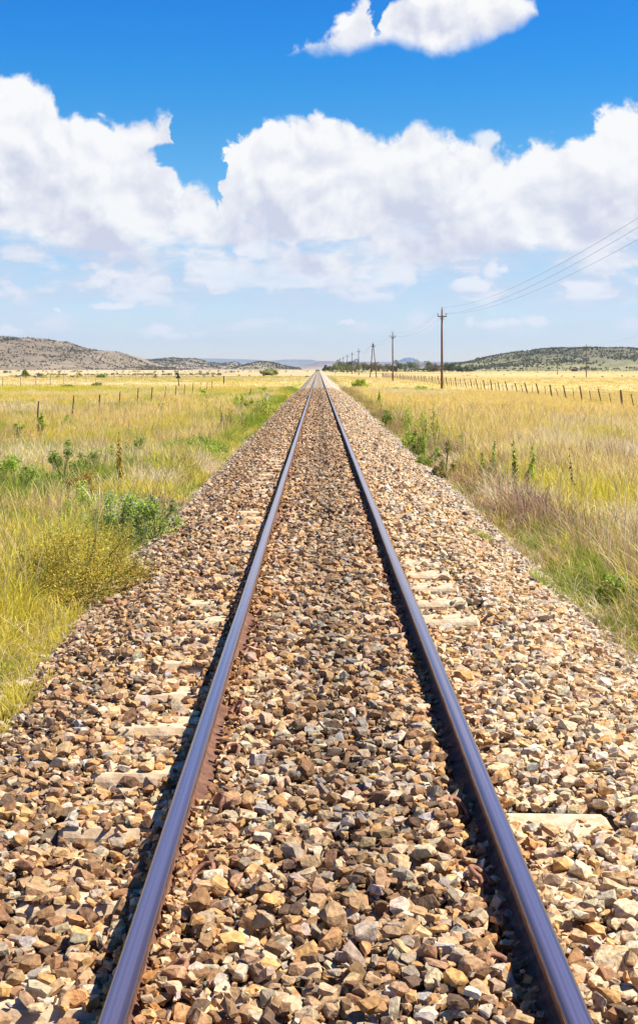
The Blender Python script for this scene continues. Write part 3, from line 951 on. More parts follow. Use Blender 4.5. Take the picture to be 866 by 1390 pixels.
shrub_px('yellow flowering bush in the grass at the right', 832, 720, 20, 36, [(.55, .45, .05), (.35, .35, .05)], 1400, .012, 30)
shrub_px('green bush in the shade of grass at the lower right', 842, 832, 34, 60, MG + DG, 1800, .014, 31)
shrub_px('rounded olive bush between the low hill and the left grassland', 364, 509, 9, 24, OG + GRY, 1200, .30, 32, group='bushes far out on the plain')

weed_px('tall stalk with a golden yellow flower head on the left', 164, 672, 66, 15, [(.62, .42, .05), (.55, .36, .05), (.3, .3, .06)], 41, n=420, name='flower_stalk')
weed_px('dark brown dried weed leaning near the left verge bush', 313, 588, 36, 30, [(.13, .08, .035), (.20, .12, .05), (.2, .2, .05)], 42, n=500, stalks=3, leaf=.025)
weed_px('thin brown weed left of the dried leaning one', 303, 585, 26, 10, [(.20, .14, .05), (.25, .22, .06)], 43, n=200)
weed_px('tallest bushy green weed on the right verge', 589, 612, 56, 26, MG + OG, 44, n=1100, stalks=3)
weed_px('leafy green weed just left of the tallest one on the right verge', 555, 590, 42, 34, MG + LIME, 45, n=1100, stalks=4)
weed_px('slim green weed in front of the pale grass on the right', 665, 665, 50, 22, DG + MG, 46, n=600, stalks=2)
weed_px('upright green weed at the middle of the right verge', 700, 676, 60, 18, MG + OG, 47, n=560)
weed_px('green weed right beside the upright one', 722, 676, 60, 22, MG, 48, n=700, stalks=2)
weed_px('thin dark stalk standing alone in the straw on the right', 781, 690, 66, 5, [(.12, .08, .04)], 49, n=50)
weed_px('small green weed far along the right verge', 515, 549, 20, 8, MG, 50, n=500, leaf=.05)
weed_px('leaning green weed stems amid pale grass on the right', 628, 622, 32, 22, MG, 51, n=400, stalks=3)
weed_px('short green weed on the left verge near the far bend of grass', 339, 541, 12, 8, MG, 52, n=500, leaf=.06)


# trees along the right horizon
TDG = [(.10, .13, .05), (.14, .17, .06), (.08, .10, .04)]; TOG = [(.19, .17, .08), (.14, .13, .06), (.23, .21, .09)]; TMG = [(.18, .22, .06), (.24, .28, .08)]; TGR = [(.16, .20, .12), (.22, .26, .16)]
TR = [
    (463, 14, 12, TGR + TDG, 'tall grey green tree nearest the rails, behind the far poles'), (472, 11, 16, TMG + TOG, 'mid green tree behind the bright lime bush, left part of the row'),
    (482, 9, 16, TMG, 'yellow green rounded tree in front of the left wind pump'), (493, 10, 14, TOG, 'olive tree between the far pole and the split-leg pole'),
    (504, 10, 13, TOG + TDG, 'dark olive tree behind the split-leg pole'), (514, 11, 15, TOG, 'brownish tree just right of the split-leg pole'),
    (525, 10.5, 14, TOG + TDG, 'brownish olive tree just left of the second power pole'), (538, 12, 12, TDG, 'dark tree just right of the second power pole'),
    (550, 11.5, 18, TDG, 'broad dark green tree below the blue cone hill'), (567, 13, 20, TGR, 'large grey green tree right of the blue cone hill'),
    (580, 12, 12, TDG + TGR, 'blue green tree behind the olive one left of the near power pole'), (589, 9.5, 16, TOG, 'olive rounded tree just left of the near power pole'),
    (609, 11, 14, TDG, 'dark tree just right of the near power pole'), (621, 8, 14, TDG + TGR, 'low dark tree second right of the near power pole'),
    (637, 6, 14, TGR + TDG, 'low greyish bushy tree where the right hill begins'), (457, 9, 16, TMG, 'mid green tree right at the sign beside the far rails'), (477, 12, 14, TDG, 'dark green tree behind the distant thin poles'), (444, 7, 9, TDG, 'dark small tree at the end of the rails on the right'),
]
for i, (px, hp, wp, colr, lab) in enumerate(TR):
    Yd = 905 + (i * 37 % 60)
    if i in (0, 9, 10): Yd += 90
    s = Yd / FPX
    t = make_tree('thorn_tree', lab, 60 + i, (hp * 1.22 + 1.6) * s, wp * s * 1.55, colr, n=2200, leaf=.30, group='trees along the horizon on the right', trunk_h=.08)
    X = (px - 432) * s
    t.location = (X, Yd, float(ground_z(np.array(X), np.array(float(Yd)))))


# ------------------------------------------------------------------ power line beside the track
def make_pole(H=9.95):
    p = empty('power_pole', (0, 0, 0))
    m = MB(); m.tube([(0, 0, -.2), (.01, 0, H * .35), (-.02, 0, H * .7), (0, 0, H - .25)], [.16, .145, .125, .105], 12)
    m.build('shaft', M['pole'], p, smooth=True)
    m = MB(); m.box((0, -.13, H - 1.12), (1.15, .11, .13)); m.build('crossarm', M['dark_iron'], p, bevel=.012)
    m = MB(); m.box((-.2, -.14, H - 1.3), (.05, .03, .35), rz=0); m.box((.2, -.14, H - 1.3), (.05, .03, .35)); m.box((0, -.12, H - 1.48), (.42, .03, .05)); m.build('brace', M['dark_iron'], p)
    for x, z in ((-.5, H - 1.02), (.5, H - 1.02), (0, H - .28)):
        m = MB(); m.tube([(x, -.13 if x else 0, z - .05), (x, -.13 if x else 0, z + .10), (x, -.13 if x else 0, z + .12), (x, -.13 if x else 0, z + .2), (x, -.13 if x else 0, z + .26)], [.02, .02, .075, .085, .04], 10)
        m.build('insulator', M['porcelain'], p, smooth=True)
    return p


def make_aframe(H=9.5):
    p = empty('split_leg_pole', (0, 0, 0))
    for s in (-1, 1):
        m = MB(); m.tube([(s * .88, 0, -.2), (s * .45, 0, H * .5), (s * .07, 0, H - .3)], [.15, .13, .11], 10); m.build('leg', M['pole'], p, smooth=True)
    m = MB(); m.box((0, -.14, H - 1.0), (1.2, .1, .14)); m.build('crossarm', M['dark_iron'], p)
    m = MB(); m.box((0, -.02, H - .45), (.42, .3, .5)); m.build('head_plate', M['dark_iron'], p, bevel=.03)
    for x, z in ((-.5, H - .9), (.5, H - .9), (0, H - .2)):
        m = MB(); m.tube([(x, -.13 if x else 0, z - .05), (x, -.13 if x else 0, z + .10), (x, -.13 if x else 0, z + .12), (x, -.13 if x else 0, z + .22)], [.02, .02, .08, .05], 8)
        m.build('insulator', M['porcelain'], p, smooth=True)
    return p


PX = 15.0
PYS = [54, 161, 267, 362, 491, 587, 684, 794, 900, 1010]
PL = ['weathered brown power pole outside the right picture edge', 'tall near power pole, red brown below and grey above, with a short crossarm', 'second power pole from the right, slimmer and reddish, in front of the dark trees', '',
      'power pole with crossarm just left of the split-leg pole, in front of the wind pump', 'thin distant power pole immediately left of the wind pump', 'distant power pole third left of the split-leg pole',
      'faint distant power pole fourth left of the split-leg pole', 'very small power pole fifth left of the split-leg pole', 'farthest and smallest power pole of the trackside line, nearest the rails']
pole0 = make_pole()
first = True
for i, y in enumerate(PYS):
    if i == 3:
        p = make_aframe(); tag(p, 'split-leg power pole shaped like a narrow letter A', 'power pole', 'power poles along the railway')
        PROTO_A = p
    else:
        p = pole0 if first else copy_tree(pole0); first = False
        tag(p, PL[i], 'power pole', 'power poles along the railway')
    p.location = (PX, y, -.33 if i else -.3)
    p.rotation_euler = (random.uniform(-.006, .006), random.uniform(-.008, .008), random.uniform(-.05, .05))
for nm, dx, dz, lab in (('power_wire', 0.0, -.06, 'topmost thin overhead wire of the trackside pole line'), ('power_wire', -.5, -.80, 'left lower overhead wire of the trackside pole line'), ('power_wire', .5, -.80, 'right lower overhead wire of the trackside pole line')):
    m = MB()
    ys_ = [-52] + PYS
    for a, b in zip(ys_[:-1], ys_[1:]):
        pts = []
        for k in range(13):
            f = k / 12
            sag = (1.15 if a > 0 else 1.0) * ((b - a) / 106) ** 2
            pts.append((PX + dx, a + (b - a) * f - .13, 9.62 + dz - 4 * sag * f * (1 - f)))
        m.tube(pts, .009 if a < 200 else .012, 5, False)
    w = m.build(nm, M['wire']); tag(w, lab, 'power wire', 'wires of the trackside pole line')

# second pole line across the right field
LY = [246, 411, 576, 800, 1010, 1200, 1440, 1800]
LL = ['weathered pole of the far line outside the right picture edge', 'tallest pole of the far line, beside the right wind pump', 'second tallest pole of the far line in front of the right hill', 'third tallest pole of the far line', 'fourth tallest pole of the far line', 'fifth pole of the far line, small against the hill', 'sixth pole of the far line, tiny against the hill', 'smallest pole of the far line by the foot of the hill']
for i, y in enumerate(LY):
    p = copy_tree(pole0); tag(p, LL[i], 'power pole', 'poles of the far line in front of the right hill')
    X = 31 + .1267 * y
    p.location = (X, y, -.5); p.rotation_euler = (0, 0, -.12)
    p.scale = (1, 1, 1.03)
m = MB()
for dx, dz in ((0, -.1), (-.5, -.85), (.5, -.85)):
    prev = 300
    pts = []
    for a, b in zip([96] + LY[:-1], LY):
        for k in range(9):
            f = k / 8; y = a + (b - a) * f
            pts.append((31 + .1267 * y + dx, y, 9.5 + dz - 3.2 * f * (1 - f) * ((b - a) / 165) ** 1))
    if dx == 0: m.tube(pts, .012, 4, False)
w = m.build('power_wire', M['wire']); tag(w, 'faint overhead wire of the far pole line before the right hill', 'power wire')


# wind pumps
def make_windpump(hub, rad, rz):
    p = empty('wind_pump', (0, 0, 0))
    m = MB()
    for sx in (-1, 1):
        for sy in (-1, 1):
            m.tube([(sx * .9, sy * .9, -.1), (sx * .12, sy * .12, hub - .2)], [.05, .035], 5)
    for k in range(1, 6):
        f = k / 6; q = .9 - .78 * f; z = f * hub
        for a, b in (((-q, -q), (q, -q)), ((q, -q), (q, q)), ((q, q), (-q, q)), ((-q, q), (-q, -q))):
            m.tube([(a[0], a[1], z), (b[0], b[1], z)], .022, 4)
    m.build('tower', M['dark_iron'], p)
    m = MB()
    n = 18
    for k in range(n):
        a = 2 * PI * k / n
        vs = []
        for r_, hw, tw in ((rad * .34, .07, .0), (rad, .17 * rad, .10)):
            for s in (-1, 1):
                aa = a + s * hw / r_ * 1.0
                vs.append((r_ * math.sin(aa), -.45 + s * (.07 + tw), hub + r_ * math.cos(aa)))
        m.add(vs, [(0, 1, 3, 2)])
        m.tube([(0, -.45, hub), (rad * .95 * math.sin(a), -.45, hub + rad * .95 * math.cos(a))], .018, 4, False)
    m.build('rotor', M['galv'], p)
    m = MB(); m.tube([(0, -.5, hub), (0, .3, hub)], .14, 8); m.build('gearbox', M['dark_iron'], p)
    m = MB(); m.tube([(0, .2, hub), (-rad * 1.1, .5, hub)], .04, 5)
    m.box((-rad * 1.35, .55, hub), (rad * .75, .03, rad * .55)); m.build('tail_vane', M['galv'], p)
    p.rotation_euler = (0, 0, rz)
    return p


wp = make_windpump(7.4, 1.9, .15); wp.location = ((483.7 - 432) * .5, 900, -.4); tag(wp, 'blue grey wind pump among the poles on the left of the tree row', 'wind pump', 'wind pumps')
wp = make_windpump(9.0, 1.7, -.1); wp.location = ((796.5 - 432) * .5, 900, -.5); tag(wp, 'dark wind pump in front of the right hill beside a tall pole', 'wind pump', 'wind pumps')


# ------------------------------------------------------------------ fences
def make_fence(label, X, Y0, Y1, step, H, mat, lean=0.0, rad=.05, wires=4, thick_every=0, group=None, xs_slope=0.0):
    f = empty('wire_fence', (X, Y0, 0)); tag(f, label, 'fence', group)
    y = Y0; i = 0
    while y < Y1:
        big = (thick_every and i % thick_every == 0)
        h = H * random.uniform(.92, 1.06) * (1.08 if big else 1)
        r_ = rad * random.uniform(.8, 1.1) * (1.25 if big else 1)
        if thick_every and i % 2 == 1: h *= .82; r_ *= .55
        zz = float(ground_z(np.array(X), np.array(y))) - .1
        lx = lean * random.uniform(.5, 1.4) + random.uniform(-.03, .03); ly = random.uniform(-.05, .05)
        m = MB(); m.tube([(0, 0, 0), (lx * h * .5 + random.uniform(-.01, .01), ly * h * .5, h * .5 + .05), (lx * h, ly * h, h + .1)], [r_, r_ * .95, r_ * .85], 7)
        o = m.build('post', mat, f); o.location = ((y - Y0) * xs_slope, y - Y0, zz)
        i += 1
        y += step * random.uniform(.93, 1.07)
    for k in range(wires):
        m = MB(); z0 = H * (.28 + .66 * k / max(1, wires - 1))
        pts = [(lean * z0 + (yy - Y0) * xs_slope, yy - Y0, float(ground_z(np.array(X), np.array(yy))) + z0 - .02 * math.sin(yy)) for yy in np.arange(Y0, Y1, step)]
        m.tube(pts, .004, 4, False); m.build('wire', M['wire'], f)
    return f


make_fence('dark leaning post and wire fence running beyond the poles on the right', 20.3, 62, 420, 3.3, 1.22, M['post'], lean=-.20, rad=.062, wires=5, thick_every=4)
make_fence('sparse dark post and wire fence crossing the grass on the left', -10.0, 40.6, 130, 6.45, 1.02, M['post'], lean=.07, rad=.034, wires=4)
make_fence('distant pale post fence across the plain on the left', -35, 120, 560, 9.0, 1.25, M['pale_post'], rad=.075, wires=3)

# ------------------------------------------------------------------ small trackside things
# dark peaked marker on a post
X, Y = -16.9, 160.0
t = empty('trackside_marker', (X, Y, float(ground_z(np.array(X), np.array(Y))))); tag(t, 'dark marker with a peaked black head on a short brown post in the left grass', 'marker')
m = MB(); m.tube([(.08, 0, -.1), (.05, 0, .5), (0, 0, 1.25)], [.07, .065, .06], 8); m.build('post', M['post'], t)
m = MB(); m.add([(-.34, -.05, .98), (.34, -.05, .98), (.12, -.05, 1.28), (-.12, -.05, 1.28), (-.34, .05, .98), (.34, .05, .98), (.12, .05, 1.28), (-.12, .05, 1.28)], [(0, 1, 2, 3), (7, 6, 5, 4), (0, 4, 5, 1), (1, 5, 6, 2), (2, 6, 7, 3), (3, 7, 4, 0)])
m.build('hood', M['black'], t, bevel=.01)
m = MB(); m.tube([(0, 0, 1.26), (0, 0, 1.40), (0, 0, 1.52), (0, 0, 1.58)], [.12, .125, .09, .03], 10); m.build('cap', M['black'], t, smooth=True)
for s in (-1, 1):
    m = MB(); m.box((s * .42, 0, 1.12), (.12, .06, .2), top=.7); o = m.build('side_disc', M['white_paint'], t)
# wooden post
X, Y = -12.9, 181.0
m = MB(); m.tube([(0, 0, -.1), (.01, 0, .6), (.03, 0, 1.15), (.03, 0, 1.17)], [.09, .085, .08, .05], 8); m.box((.02, -.09, .95), (.2, .03, .06))
o = m.build('wooden_post', M['post']); o.location = (X, Y, float(ground_z(np.array(X), np.array(Y)))); tag(o, 'single brown wooden post in the straw between the marker and the rails', 'post')
# white stump
X, Y = gpt(362.5, 545)
t = empty('marker_stump', (X, Y, 0)); tag(t, 'short whitish marker stump close to the left edge of the ballast', 'marker')
m = MB(); m.box((0, 0, .22), (.16, .16, .5), top=.9); m.build('stump', M['white_paint'], t, bevel=.015)
m = MB(); m.box((0.02, 0, .53), (.24, .2, .11), top=.8); m.build('cap', M['pale_post'], t, bevel=.02)
# whistle board beside the far rails
X, Y = (454.5 - 432) / FPX * 380, 380.0
t = empty('trackside_sign', (X, Y, -.05)); tag(t, 'small white board on a post beside the far end of the rails', 'sign')
m = MB(); m.tube([(0, 0, -.1), (0, 0, 1.75)], .045, 8); m.build('post', M['dark_iron'], t)
m = MB(); m.box((0, -.06, 1.60), (.62, .03, .5)); m.build('board', M['white_paint'], t, bevel=.01)


def make_house(name, label, cat, X, Y, w, d, h, rh, wall, roof, rz=0, door=True):
    t = empty(name, (X, Y, -.2), rz); tag(t, label, cat)
    m = MB(); m.box((0, 0, h / 2), (w, d, h))
    m.add([(-w / 2, -d / 2, h), (-w / 2, d / 2, h), (-w / 2, 0, h + rh), (w / 2, -d / 2, h), (w / 2, d / 2, h), (w / 2, 0, h + rh)], [(0, 2, 1), (3, 4, 5), (0, 3, 5, 2), (1, 2, 5, 4)])
    m.build('wall', wall, t)
    m = MB(); e = .3
    for s in (-1, 1):
        y1, z1 = s * (d / 2 + e), h - rh * e / (d / 2)
        m.add([(-w / 2 - e, 0, h + rh + .05), (w / 2 + e, 0, h + rh + .05), (w / 2 + e, y1, z1 + .05), (-w / 2 - e, y1, z1 + .05), (-w / 2 - e, 0, h + rh + .13), (w / 2 + e, 0, h + rh + .13), (w / 2 + e, y1, z1 + .13), (-w / 2 - e, y1, z1 + .13)],
              [(0, 1, 2, 3), (7, 6, 5, 4), (0, 4, 5, 1), (2, 6, 7, 3), (1, 5, 6, 2), (0, 3, 7, 4)])
    m.build('roof', roof, t)
    m = MB(); m.box((-w * .15, -d / 2 - .03, 1.0), (.9, .06, 2.0)); m.build('door', M['dark_iron'], t)
    m = MB(); m.box((w * .25, -d / 2 - .03, 1.5), (.9, .06, .8)); m.build('window', M['dark_iron'], t)
    return t


make_house('white_house', 'tiny white building at the end of the rails on the right', 'house', (445.8 - 432) / FPX * 1050, 1050, 3.6, 4, 2.0, 1.0, M['white_paint'], M['galv'])
make_house('rusty_shed', 'small red brown shed below the hill on the right', 'shed', (778.5 - 432) / FPX * 1100, 1100, 1.9, 3, 1.7, .6, M['red_wall'], M['red_wall'], .2)
make_house('rusty_shed', 'lower red brown shed right of the taller one below the hill', 'shed', (783.5 - 432) / FPX * 1100, 1105, 1.8, 2, .8, .4, M['red_wall'], M['red_wall'], -.1)

# ------------------------------------------------------------------ hills
SCRUB = ([], [], [])
scn = 0


def make_hill(name, label, prof, Yc, D, c_top, c_bot, rough, nbush=0, bsize=2.0, bcol=DG, skirt=0, step=None, pw=2.0):
    """prof: silhouette points (photo px x, y), given the size they have at distance Yc"""
    global scn
    pr = np.array(prof, float)
    xk = (pr[:, 0] - 432) / FPX * Yc; zk = (500.5 - pr[:, 1]) / FPX * Yc + CZ
    X = np.linspace(xk[0], xk[-1], 260); T = np.linspace(-1, 1, 70)
    XX, TT = np.meshgrid(X, T); YY = Yc + TT * D
    sc_ = 1.0 / (D * .22)
    warp = (fbm(XX * sc_, YY * sc_, 81, 4) - .5)

    def hz(XX, YY):
        TT = (YY - Yc) / D
        base = np.interp(XX, xk, zk, left=0, right=0)
        n = fbm(XX * sc_, YY * sc_, 81, 5) - .5
        w = np.clip(1 - np.abs(TT) ** pw, 0, 1) ** 1.1
        w = w * (1 + rough * 1.6 * n * (1 - w))
        gul = rough * .9 * n * sstep(0, .35, w) * (1 - sstep(.75, 1, w))
        return base * np.clip(w + gul * .5, 0, 1.0) * (1 + .015 * n) + np.where(w > 0, rough * 2.2 * (fbm(XX * .03, YY * .03, 85, 3) - .5) * (base > 6), 0) - 1.5 * (1 - np.clip(w * 8, 0, 1))
    ZZ = hz(XX, YY)
    n = fbm(XX * sc_ * 1.5, YY * sc_ * 1.5, 88, 5)
    zt = np.clip(ZZ / max(zk.max(), 1), 0, 1)
    c = lerp(np.broadcast_to(np.array(c_bot), XX.shape + (3,)), np.array(c_top), sstep(.0, .7, zt + (n - .5) * .8))
    c = c * (.62 + .76 * fbm(XX * sc_ * 6, YY * sc_ * 6, 90, 4))[..., None]
    ny, nx = XX.shape
    ii = (np.arange(ny - 1)[:, None] * nx + np.arange(nx - 1)[None, :]).ravel()
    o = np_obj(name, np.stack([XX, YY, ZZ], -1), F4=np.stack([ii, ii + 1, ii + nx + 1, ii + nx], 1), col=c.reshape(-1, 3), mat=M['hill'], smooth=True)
    tag(o, label, 'hill', kind='structure')
    if nbush:
        bxx = RNG.uniform(xk[0], xk[-1], nbush * 3); byy = RNG.uniform(Yc - D, Yc + D * .15, nbush * 3)
        dens = fbm(bxx * sc_ * 3, byy * sc_ * 3, 95, 3)
        k = dens > RNG.uniform(.3, .75, nbush * 3)
        bxx, byy = bxx[k][:nbush], byy[k][:nbush]
        bz = hz(bxx, byy)
        k = bz > .5
        bxx, byy, bz = bxx[k], byy[k], bz[k]
        s = bsize * RNG.uniform(.5, 1.6, len(bxx)) ** 1.3
        # each bush: a ragged bundle of leaf faces
        nb = 9
        n_ = len(bxx)
        d = RNG.normal(size=(n_, nb, 3)); d /= np.linalg.norm(d, axis=2, keepdims=True)
        P = np.stack([bxx, byy, bz + s * .3], 1)[:, None] + d * (s[:, None, None] * np.array([.5, .5, .38]) * RNG.uniform(.4, 1, (n_, nb, 1)))
        a = RNG.normal(size=(n_, nb, 3)); b = RNG.normal(size=(n_, nb, 3))
        ss = s[:, None, None] * .24
        V = np.stack([P - a * ss, P - b * ss, P + a * ss, P + b * ss], 2).reshape(-1, 3)
        cc = np.asarray(bcol)[RNG.integers(0, len(bcol), n_)] * RNG.uniform(.7, 1.3, (n_, 1))
        SCRUB[0].append(V); SCRUB[1].append((np.arange(n_ * nb) * 4)[:, None] + np.array([[0, 1, 2, 3]]) + scn); SCRUB[2].append(np.repeat(cc, nb * 4, 0))
        scn += len(V)
    return o


HB = [(.12, .13, .075), (.16, .16, .085), (.09, .10, .06)]
make_hill('rocky_hill', 'long brown rocky hill dotted with bushes at the left edge', [(-330, 500), (-220, 478), (-120, 462), (-40, 456), (0, 457.4), (18, 458.3), (33, 461), (54, 459.2), (69, 463.6), (81, 463), (95, 468), (105, 471.4), (132, 476.5), (147, 476.5), (158, 479), (168, 482.5), (180, 487.5), (192, 493), (205, 498), (235, 500.5)],
          2500, 620, (.20, .155, .11), (.245, .195, .135), .6, nbush=9000, bsize=1.5, bcol=HB)
make_hill('rocky_hill', 'low bushy hill right of the long brown hill', [(170, 500.5), (185, 497), (200, 489.5), (220, 488), (238, 486.2), (250, 487.6), (262, 486.8), (272, 489), (282, 492), (300, 494), (309, 493.8), (319, 491.8), (326, 495), (340, 500.5)],
          3400, 520, (.22, .18, .13), (.28, .22, .16), .5, nbush=2600, bsize=2.0, bcol=HB)
make_hill('rocky_hill', 'small rounded hill left of where the rails end', [(322, 500.5), (331, 498), (336, 494.6), (346, 492.4), (355, 491.0), (366, 492), (378, 494.6), (392, 498), (408, 500.5)],
          2900, 380, (.24, .20, .13), (.30, .25, .16), .5, nbush=1300, bsize=1.7, bcol=HB)
make_hill('rocky_hill', 'long dark scrubby ridge on the right', [(585, 500.5), (620, 494), (643, 491.2), (657, 486.5), (677, 482.4), (694, 479.2), (709, 477), (713, 479), (717, 481), (723, 477.5), (731, 474.4), (748, 472.8), (760, 474), (773, 473), (790, 472.5), (805, 473.4), (825, 473), (847, 473.3), (858, 476), (866, 476.7), (900, 480), (960, 478), (1020, 484), (1100, 495), (1150, 500.5)],
          2100, 620, (.165, .155, .10), (.26, .24, .125), .6, nbush=15000, bsize=1.5, bcol=HB)
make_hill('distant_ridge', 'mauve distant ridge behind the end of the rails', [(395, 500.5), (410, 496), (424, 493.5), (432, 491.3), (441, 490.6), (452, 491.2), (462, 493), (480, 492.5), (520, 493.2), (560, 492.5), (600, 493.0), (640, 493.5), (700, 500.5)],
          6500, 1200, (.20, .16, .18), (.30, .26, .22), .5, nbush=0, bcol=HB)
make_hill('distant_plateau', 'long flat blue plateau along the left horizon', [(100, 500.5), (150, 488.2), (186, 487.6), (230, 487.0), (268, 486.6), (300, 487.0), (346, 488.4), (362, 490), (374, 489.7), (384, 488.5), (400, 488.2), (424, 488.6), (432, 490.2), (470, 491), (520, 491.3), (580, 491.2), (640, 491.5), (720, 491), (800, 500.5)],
          12500, 1800, (.16, .17, .19), (.24, .24, .22), .4)  # bluish top colour: part of the distance haze is painted into the slope
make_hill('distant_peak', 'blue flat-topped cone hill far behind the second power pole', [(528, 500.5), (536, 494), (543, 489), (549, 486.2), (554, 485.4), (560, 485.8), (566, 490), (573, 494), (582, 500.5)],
          14500, 900, (.10, .14, .22), (.14, .17, .24), .2)  # blue of the distant air painted into the hill's own colour

# scrub rows on the plain too
n_ = 900
rows = []
for (pxa, pxb, pya, pyb, cnt, s0) in [(45, 300, 508.6, 509.4, 170, .85), (0, 420, 503.0, 506, 90, 1.3), (150, 420, 509, 513, 30, .6), (600, 880, 502.0, 504, 260, 1.5), (620, 880, 506, 512, 40, .5), (0, 110, 511, 513, 24, .9), (430, 640, 503.6, 504.6, 120, 1.8)]:
    px = RNG.uniform(pxa, pxb, cnt); py = RNG.uniform(pya, pyb, cnt)
    drop = CZ + np.where(px > 500, .45, 0)
    Y = FPX * drop / (py - 500); X = (px - 432) / FPX * Y
    rows.append(np.stack([X, Y, ground_z(X, Y), s0 * RNG.uniform(.5, 1.4, cnt)], 1))
rows = np.concatenate(rows)
nb = 16; n_ = len(rows)
d = RNG.normal(size=(n_, nb, 3)); d /= np.linalg.norm(d, axis=2, keepdims=True)
s = rows[:, 3]
P = rows[:, None, :3] + np.array([0, 0, 1]) * (s * .32)[:, None, None] + d * (s[:, None, None] * np.array([.75, .6, .34]) * RNG.uniform(.3, 1, (n_, nb, 1)))
a = RNG.normal(size=(n_, nb, 3)); b = RNG.normal(size=(n_, nb, 3)); ss = s[:, None, None] * .15
V = np.stack([P - a * ss, P - b * ss, P + a * ss, P + b * ss], 2).reshape(-1, 3)
cc = np.asarray(HB + OG)[RNG.integers(0, 6, n_)] * RNG.uniform(.8, 1.4, (n_, 1))
SCRUB[0].append(V); SCRUB[1].append((np.arange(n_ * nb) * 4)[:, None] + np.array([[0, 1, 2, 3]]) + scn); SCRUB[2].append(np.repeat(cc, nb * 4, 0))
o = np_obj('scrub', np.concatenate(SCRUB[0]), F4=np.concatenate(SCRUB[1]), col=np.concatenate(SCRUB[2]), mat=M['leaf'])
tag(o, 'small dark scrub bushes scattered over the hills and plain', 'scrub', kind='stuff')

# ------------------------------------------------------------------ haze
HAZE = 4.2e-5
m = MB(); m.box((0, 8000, 180), (30000, 17400, 370))
hm = bpy.data.materials.new('haze_air'); hm.use_nodes = True
nt = hm.node_tree
for n in list(nt.nodes):
    if n.type != 'OUTPUT_MATERIAL': nt.nodes.remove(n)
pv = node(nt, 'ShaderNodeVolumePrincipled')
pv.inputs['Color'].default_value = (.62, .78, 1.0, 1); pv.inputs['Density'].default_value = HAZE; pv.inputs['Anisotropy'].default_value = 0.1
nt.links.new(pv.outputs['Volume'], nt.nodes['Material Output'].inputs['Volume'])
o = m.build('haze', hm); tag(o, 'thin bluish air haze over the plain', 'haze', kind='stuff')

# ------------------------------------------------------------------ sky
w = bpy.data.worlds.new('World'); sc.world = w; w.use_nodes = True
nt = w.node_tree
nt.nodes.clear()
L = nt.links


def N(typ, **kw): return node(nt, typ, **kw)


def sock(x, inp):
    if isinstance(x, (int, float)): inp.default_value = x
    else: L.new(x, inp)


def mth(op, a, b=0.0, c=None, clamp=False):
    n = N('ShaderNodeMath', operation=op); n.use_clamp = clamp
    sock(a, n.inputs[0]); sock(b, n.inputs[1])
    if c is not None: sock(c, n.inputs[2])
    return n.outputs[0]


def mrange(x, a, b, c=0.0, d=1.0, smooth=True):
    n = N('ShaderNodeMapRange'); n.interpolation_type = 'SMOOTHSTEP' if smooth else 'LINEAR'
    sock(x, n.inputs['Value']); sock(a, n.inputs['From Min']); sock(b, n.inputs['From Max']); n.inputs['To Min'].default_value = c; n.inputs['To Max'].default_value = d
    return n.outputs['Result']


def mixc(f, a, b):
    n = N('ShaderNodeMix', data_type='RGBA')
    sock(f, n.inputs['Factor'])
    for x, k in ((a, 'A'), (b, 'B')):
        if isinstance(x, tuple): n.inputs[k].default_value = (*x, 1)
        else: L.new(x, n.inputs[k])
    return n.outputs['Result']


sky = N('ShaderNodeTexSky', sky_type='NISHITA')
sky.sun_disc = False; sky.sun_elevation = R(SUN_EL); sky.sun_rotation = R(SUN_AZ)
sky.altitude = 1400; sky.air_density = 1.0; sky.dust_density = 0.6; sky.ozone_density = 3.0
tc = N('ShaderNodeTexCoord')
sp = N('ShaderNodeSeparateXYZ'); L.new(tc.outputs['Generated'], sp.inputs[0])
AZ = mth('ARCTAN2', sp.outputs['X'], sp.outputs['Y'])
EL = mth('ARCSINE', sp.outputs['Z'])


def px_az(px): return math.atan((px - 432) / FPX)
def px_el(px, py): return math.atan((500 - py) / FPX * math.cos(px_az(px)))


def vec(x, y, z=0.0):
    c = N('ShaderNodeCombineXYZ'); sock(x, c.inputs[0]); sock(y, c.inputs[1]); sock(z, c.inputs[2]); return c.outputs[0]


def noise(v, scale, detail=6, rough=.55, dist=0.0, z=0.0, lac=2.0):
    n = N('ShaderNodeTexNoise'); n.noise_dimensions = '3D'
    L.new(v, n.inputs['Vector']); n.inputs['Scale'].default_value = scale; n.inputs['Detail'].default_value = detail
    n.inputs['Roughness'].default_value = rough; n.inputs['Distortion'].default_value = dist; n.inputs['Lacunarity'].default_value = lac
    return n.outputs['Fac']


A0, A1 = -0.40, 0.40
E1 = 0.40


def curve(pts, x):
    """height (elevation, rad) as a float curve over azimuth; pts in the photo's px"""
    fc_ = N('ShaderNodeFloatCurve')
    cm = fc_.mapping; c = cm.curves[0]
    P = [((px_az(px) - A0) / (A1 - A0), (px_el(px, py) + .05) / (E1 + .05)) for px, py in pts]
    while len(c.points) < len(P): c.points.new(.5, .5)
    for p, (a, b) in zip(c.points, P):
        p.location = (a, b); p.handle_type = 'AUTO_CLAMPED'
    cm.update()
    t = mth('DIVIDE', mth('SUBTRACT', x, A0), A1 - A0, clamp=True)
    L.new(t, fc_.inputs['Value'])
    return mth('SUBTRACT', mth('MULTIPLY', fc_.outputs[0], E1 + .05), .05)


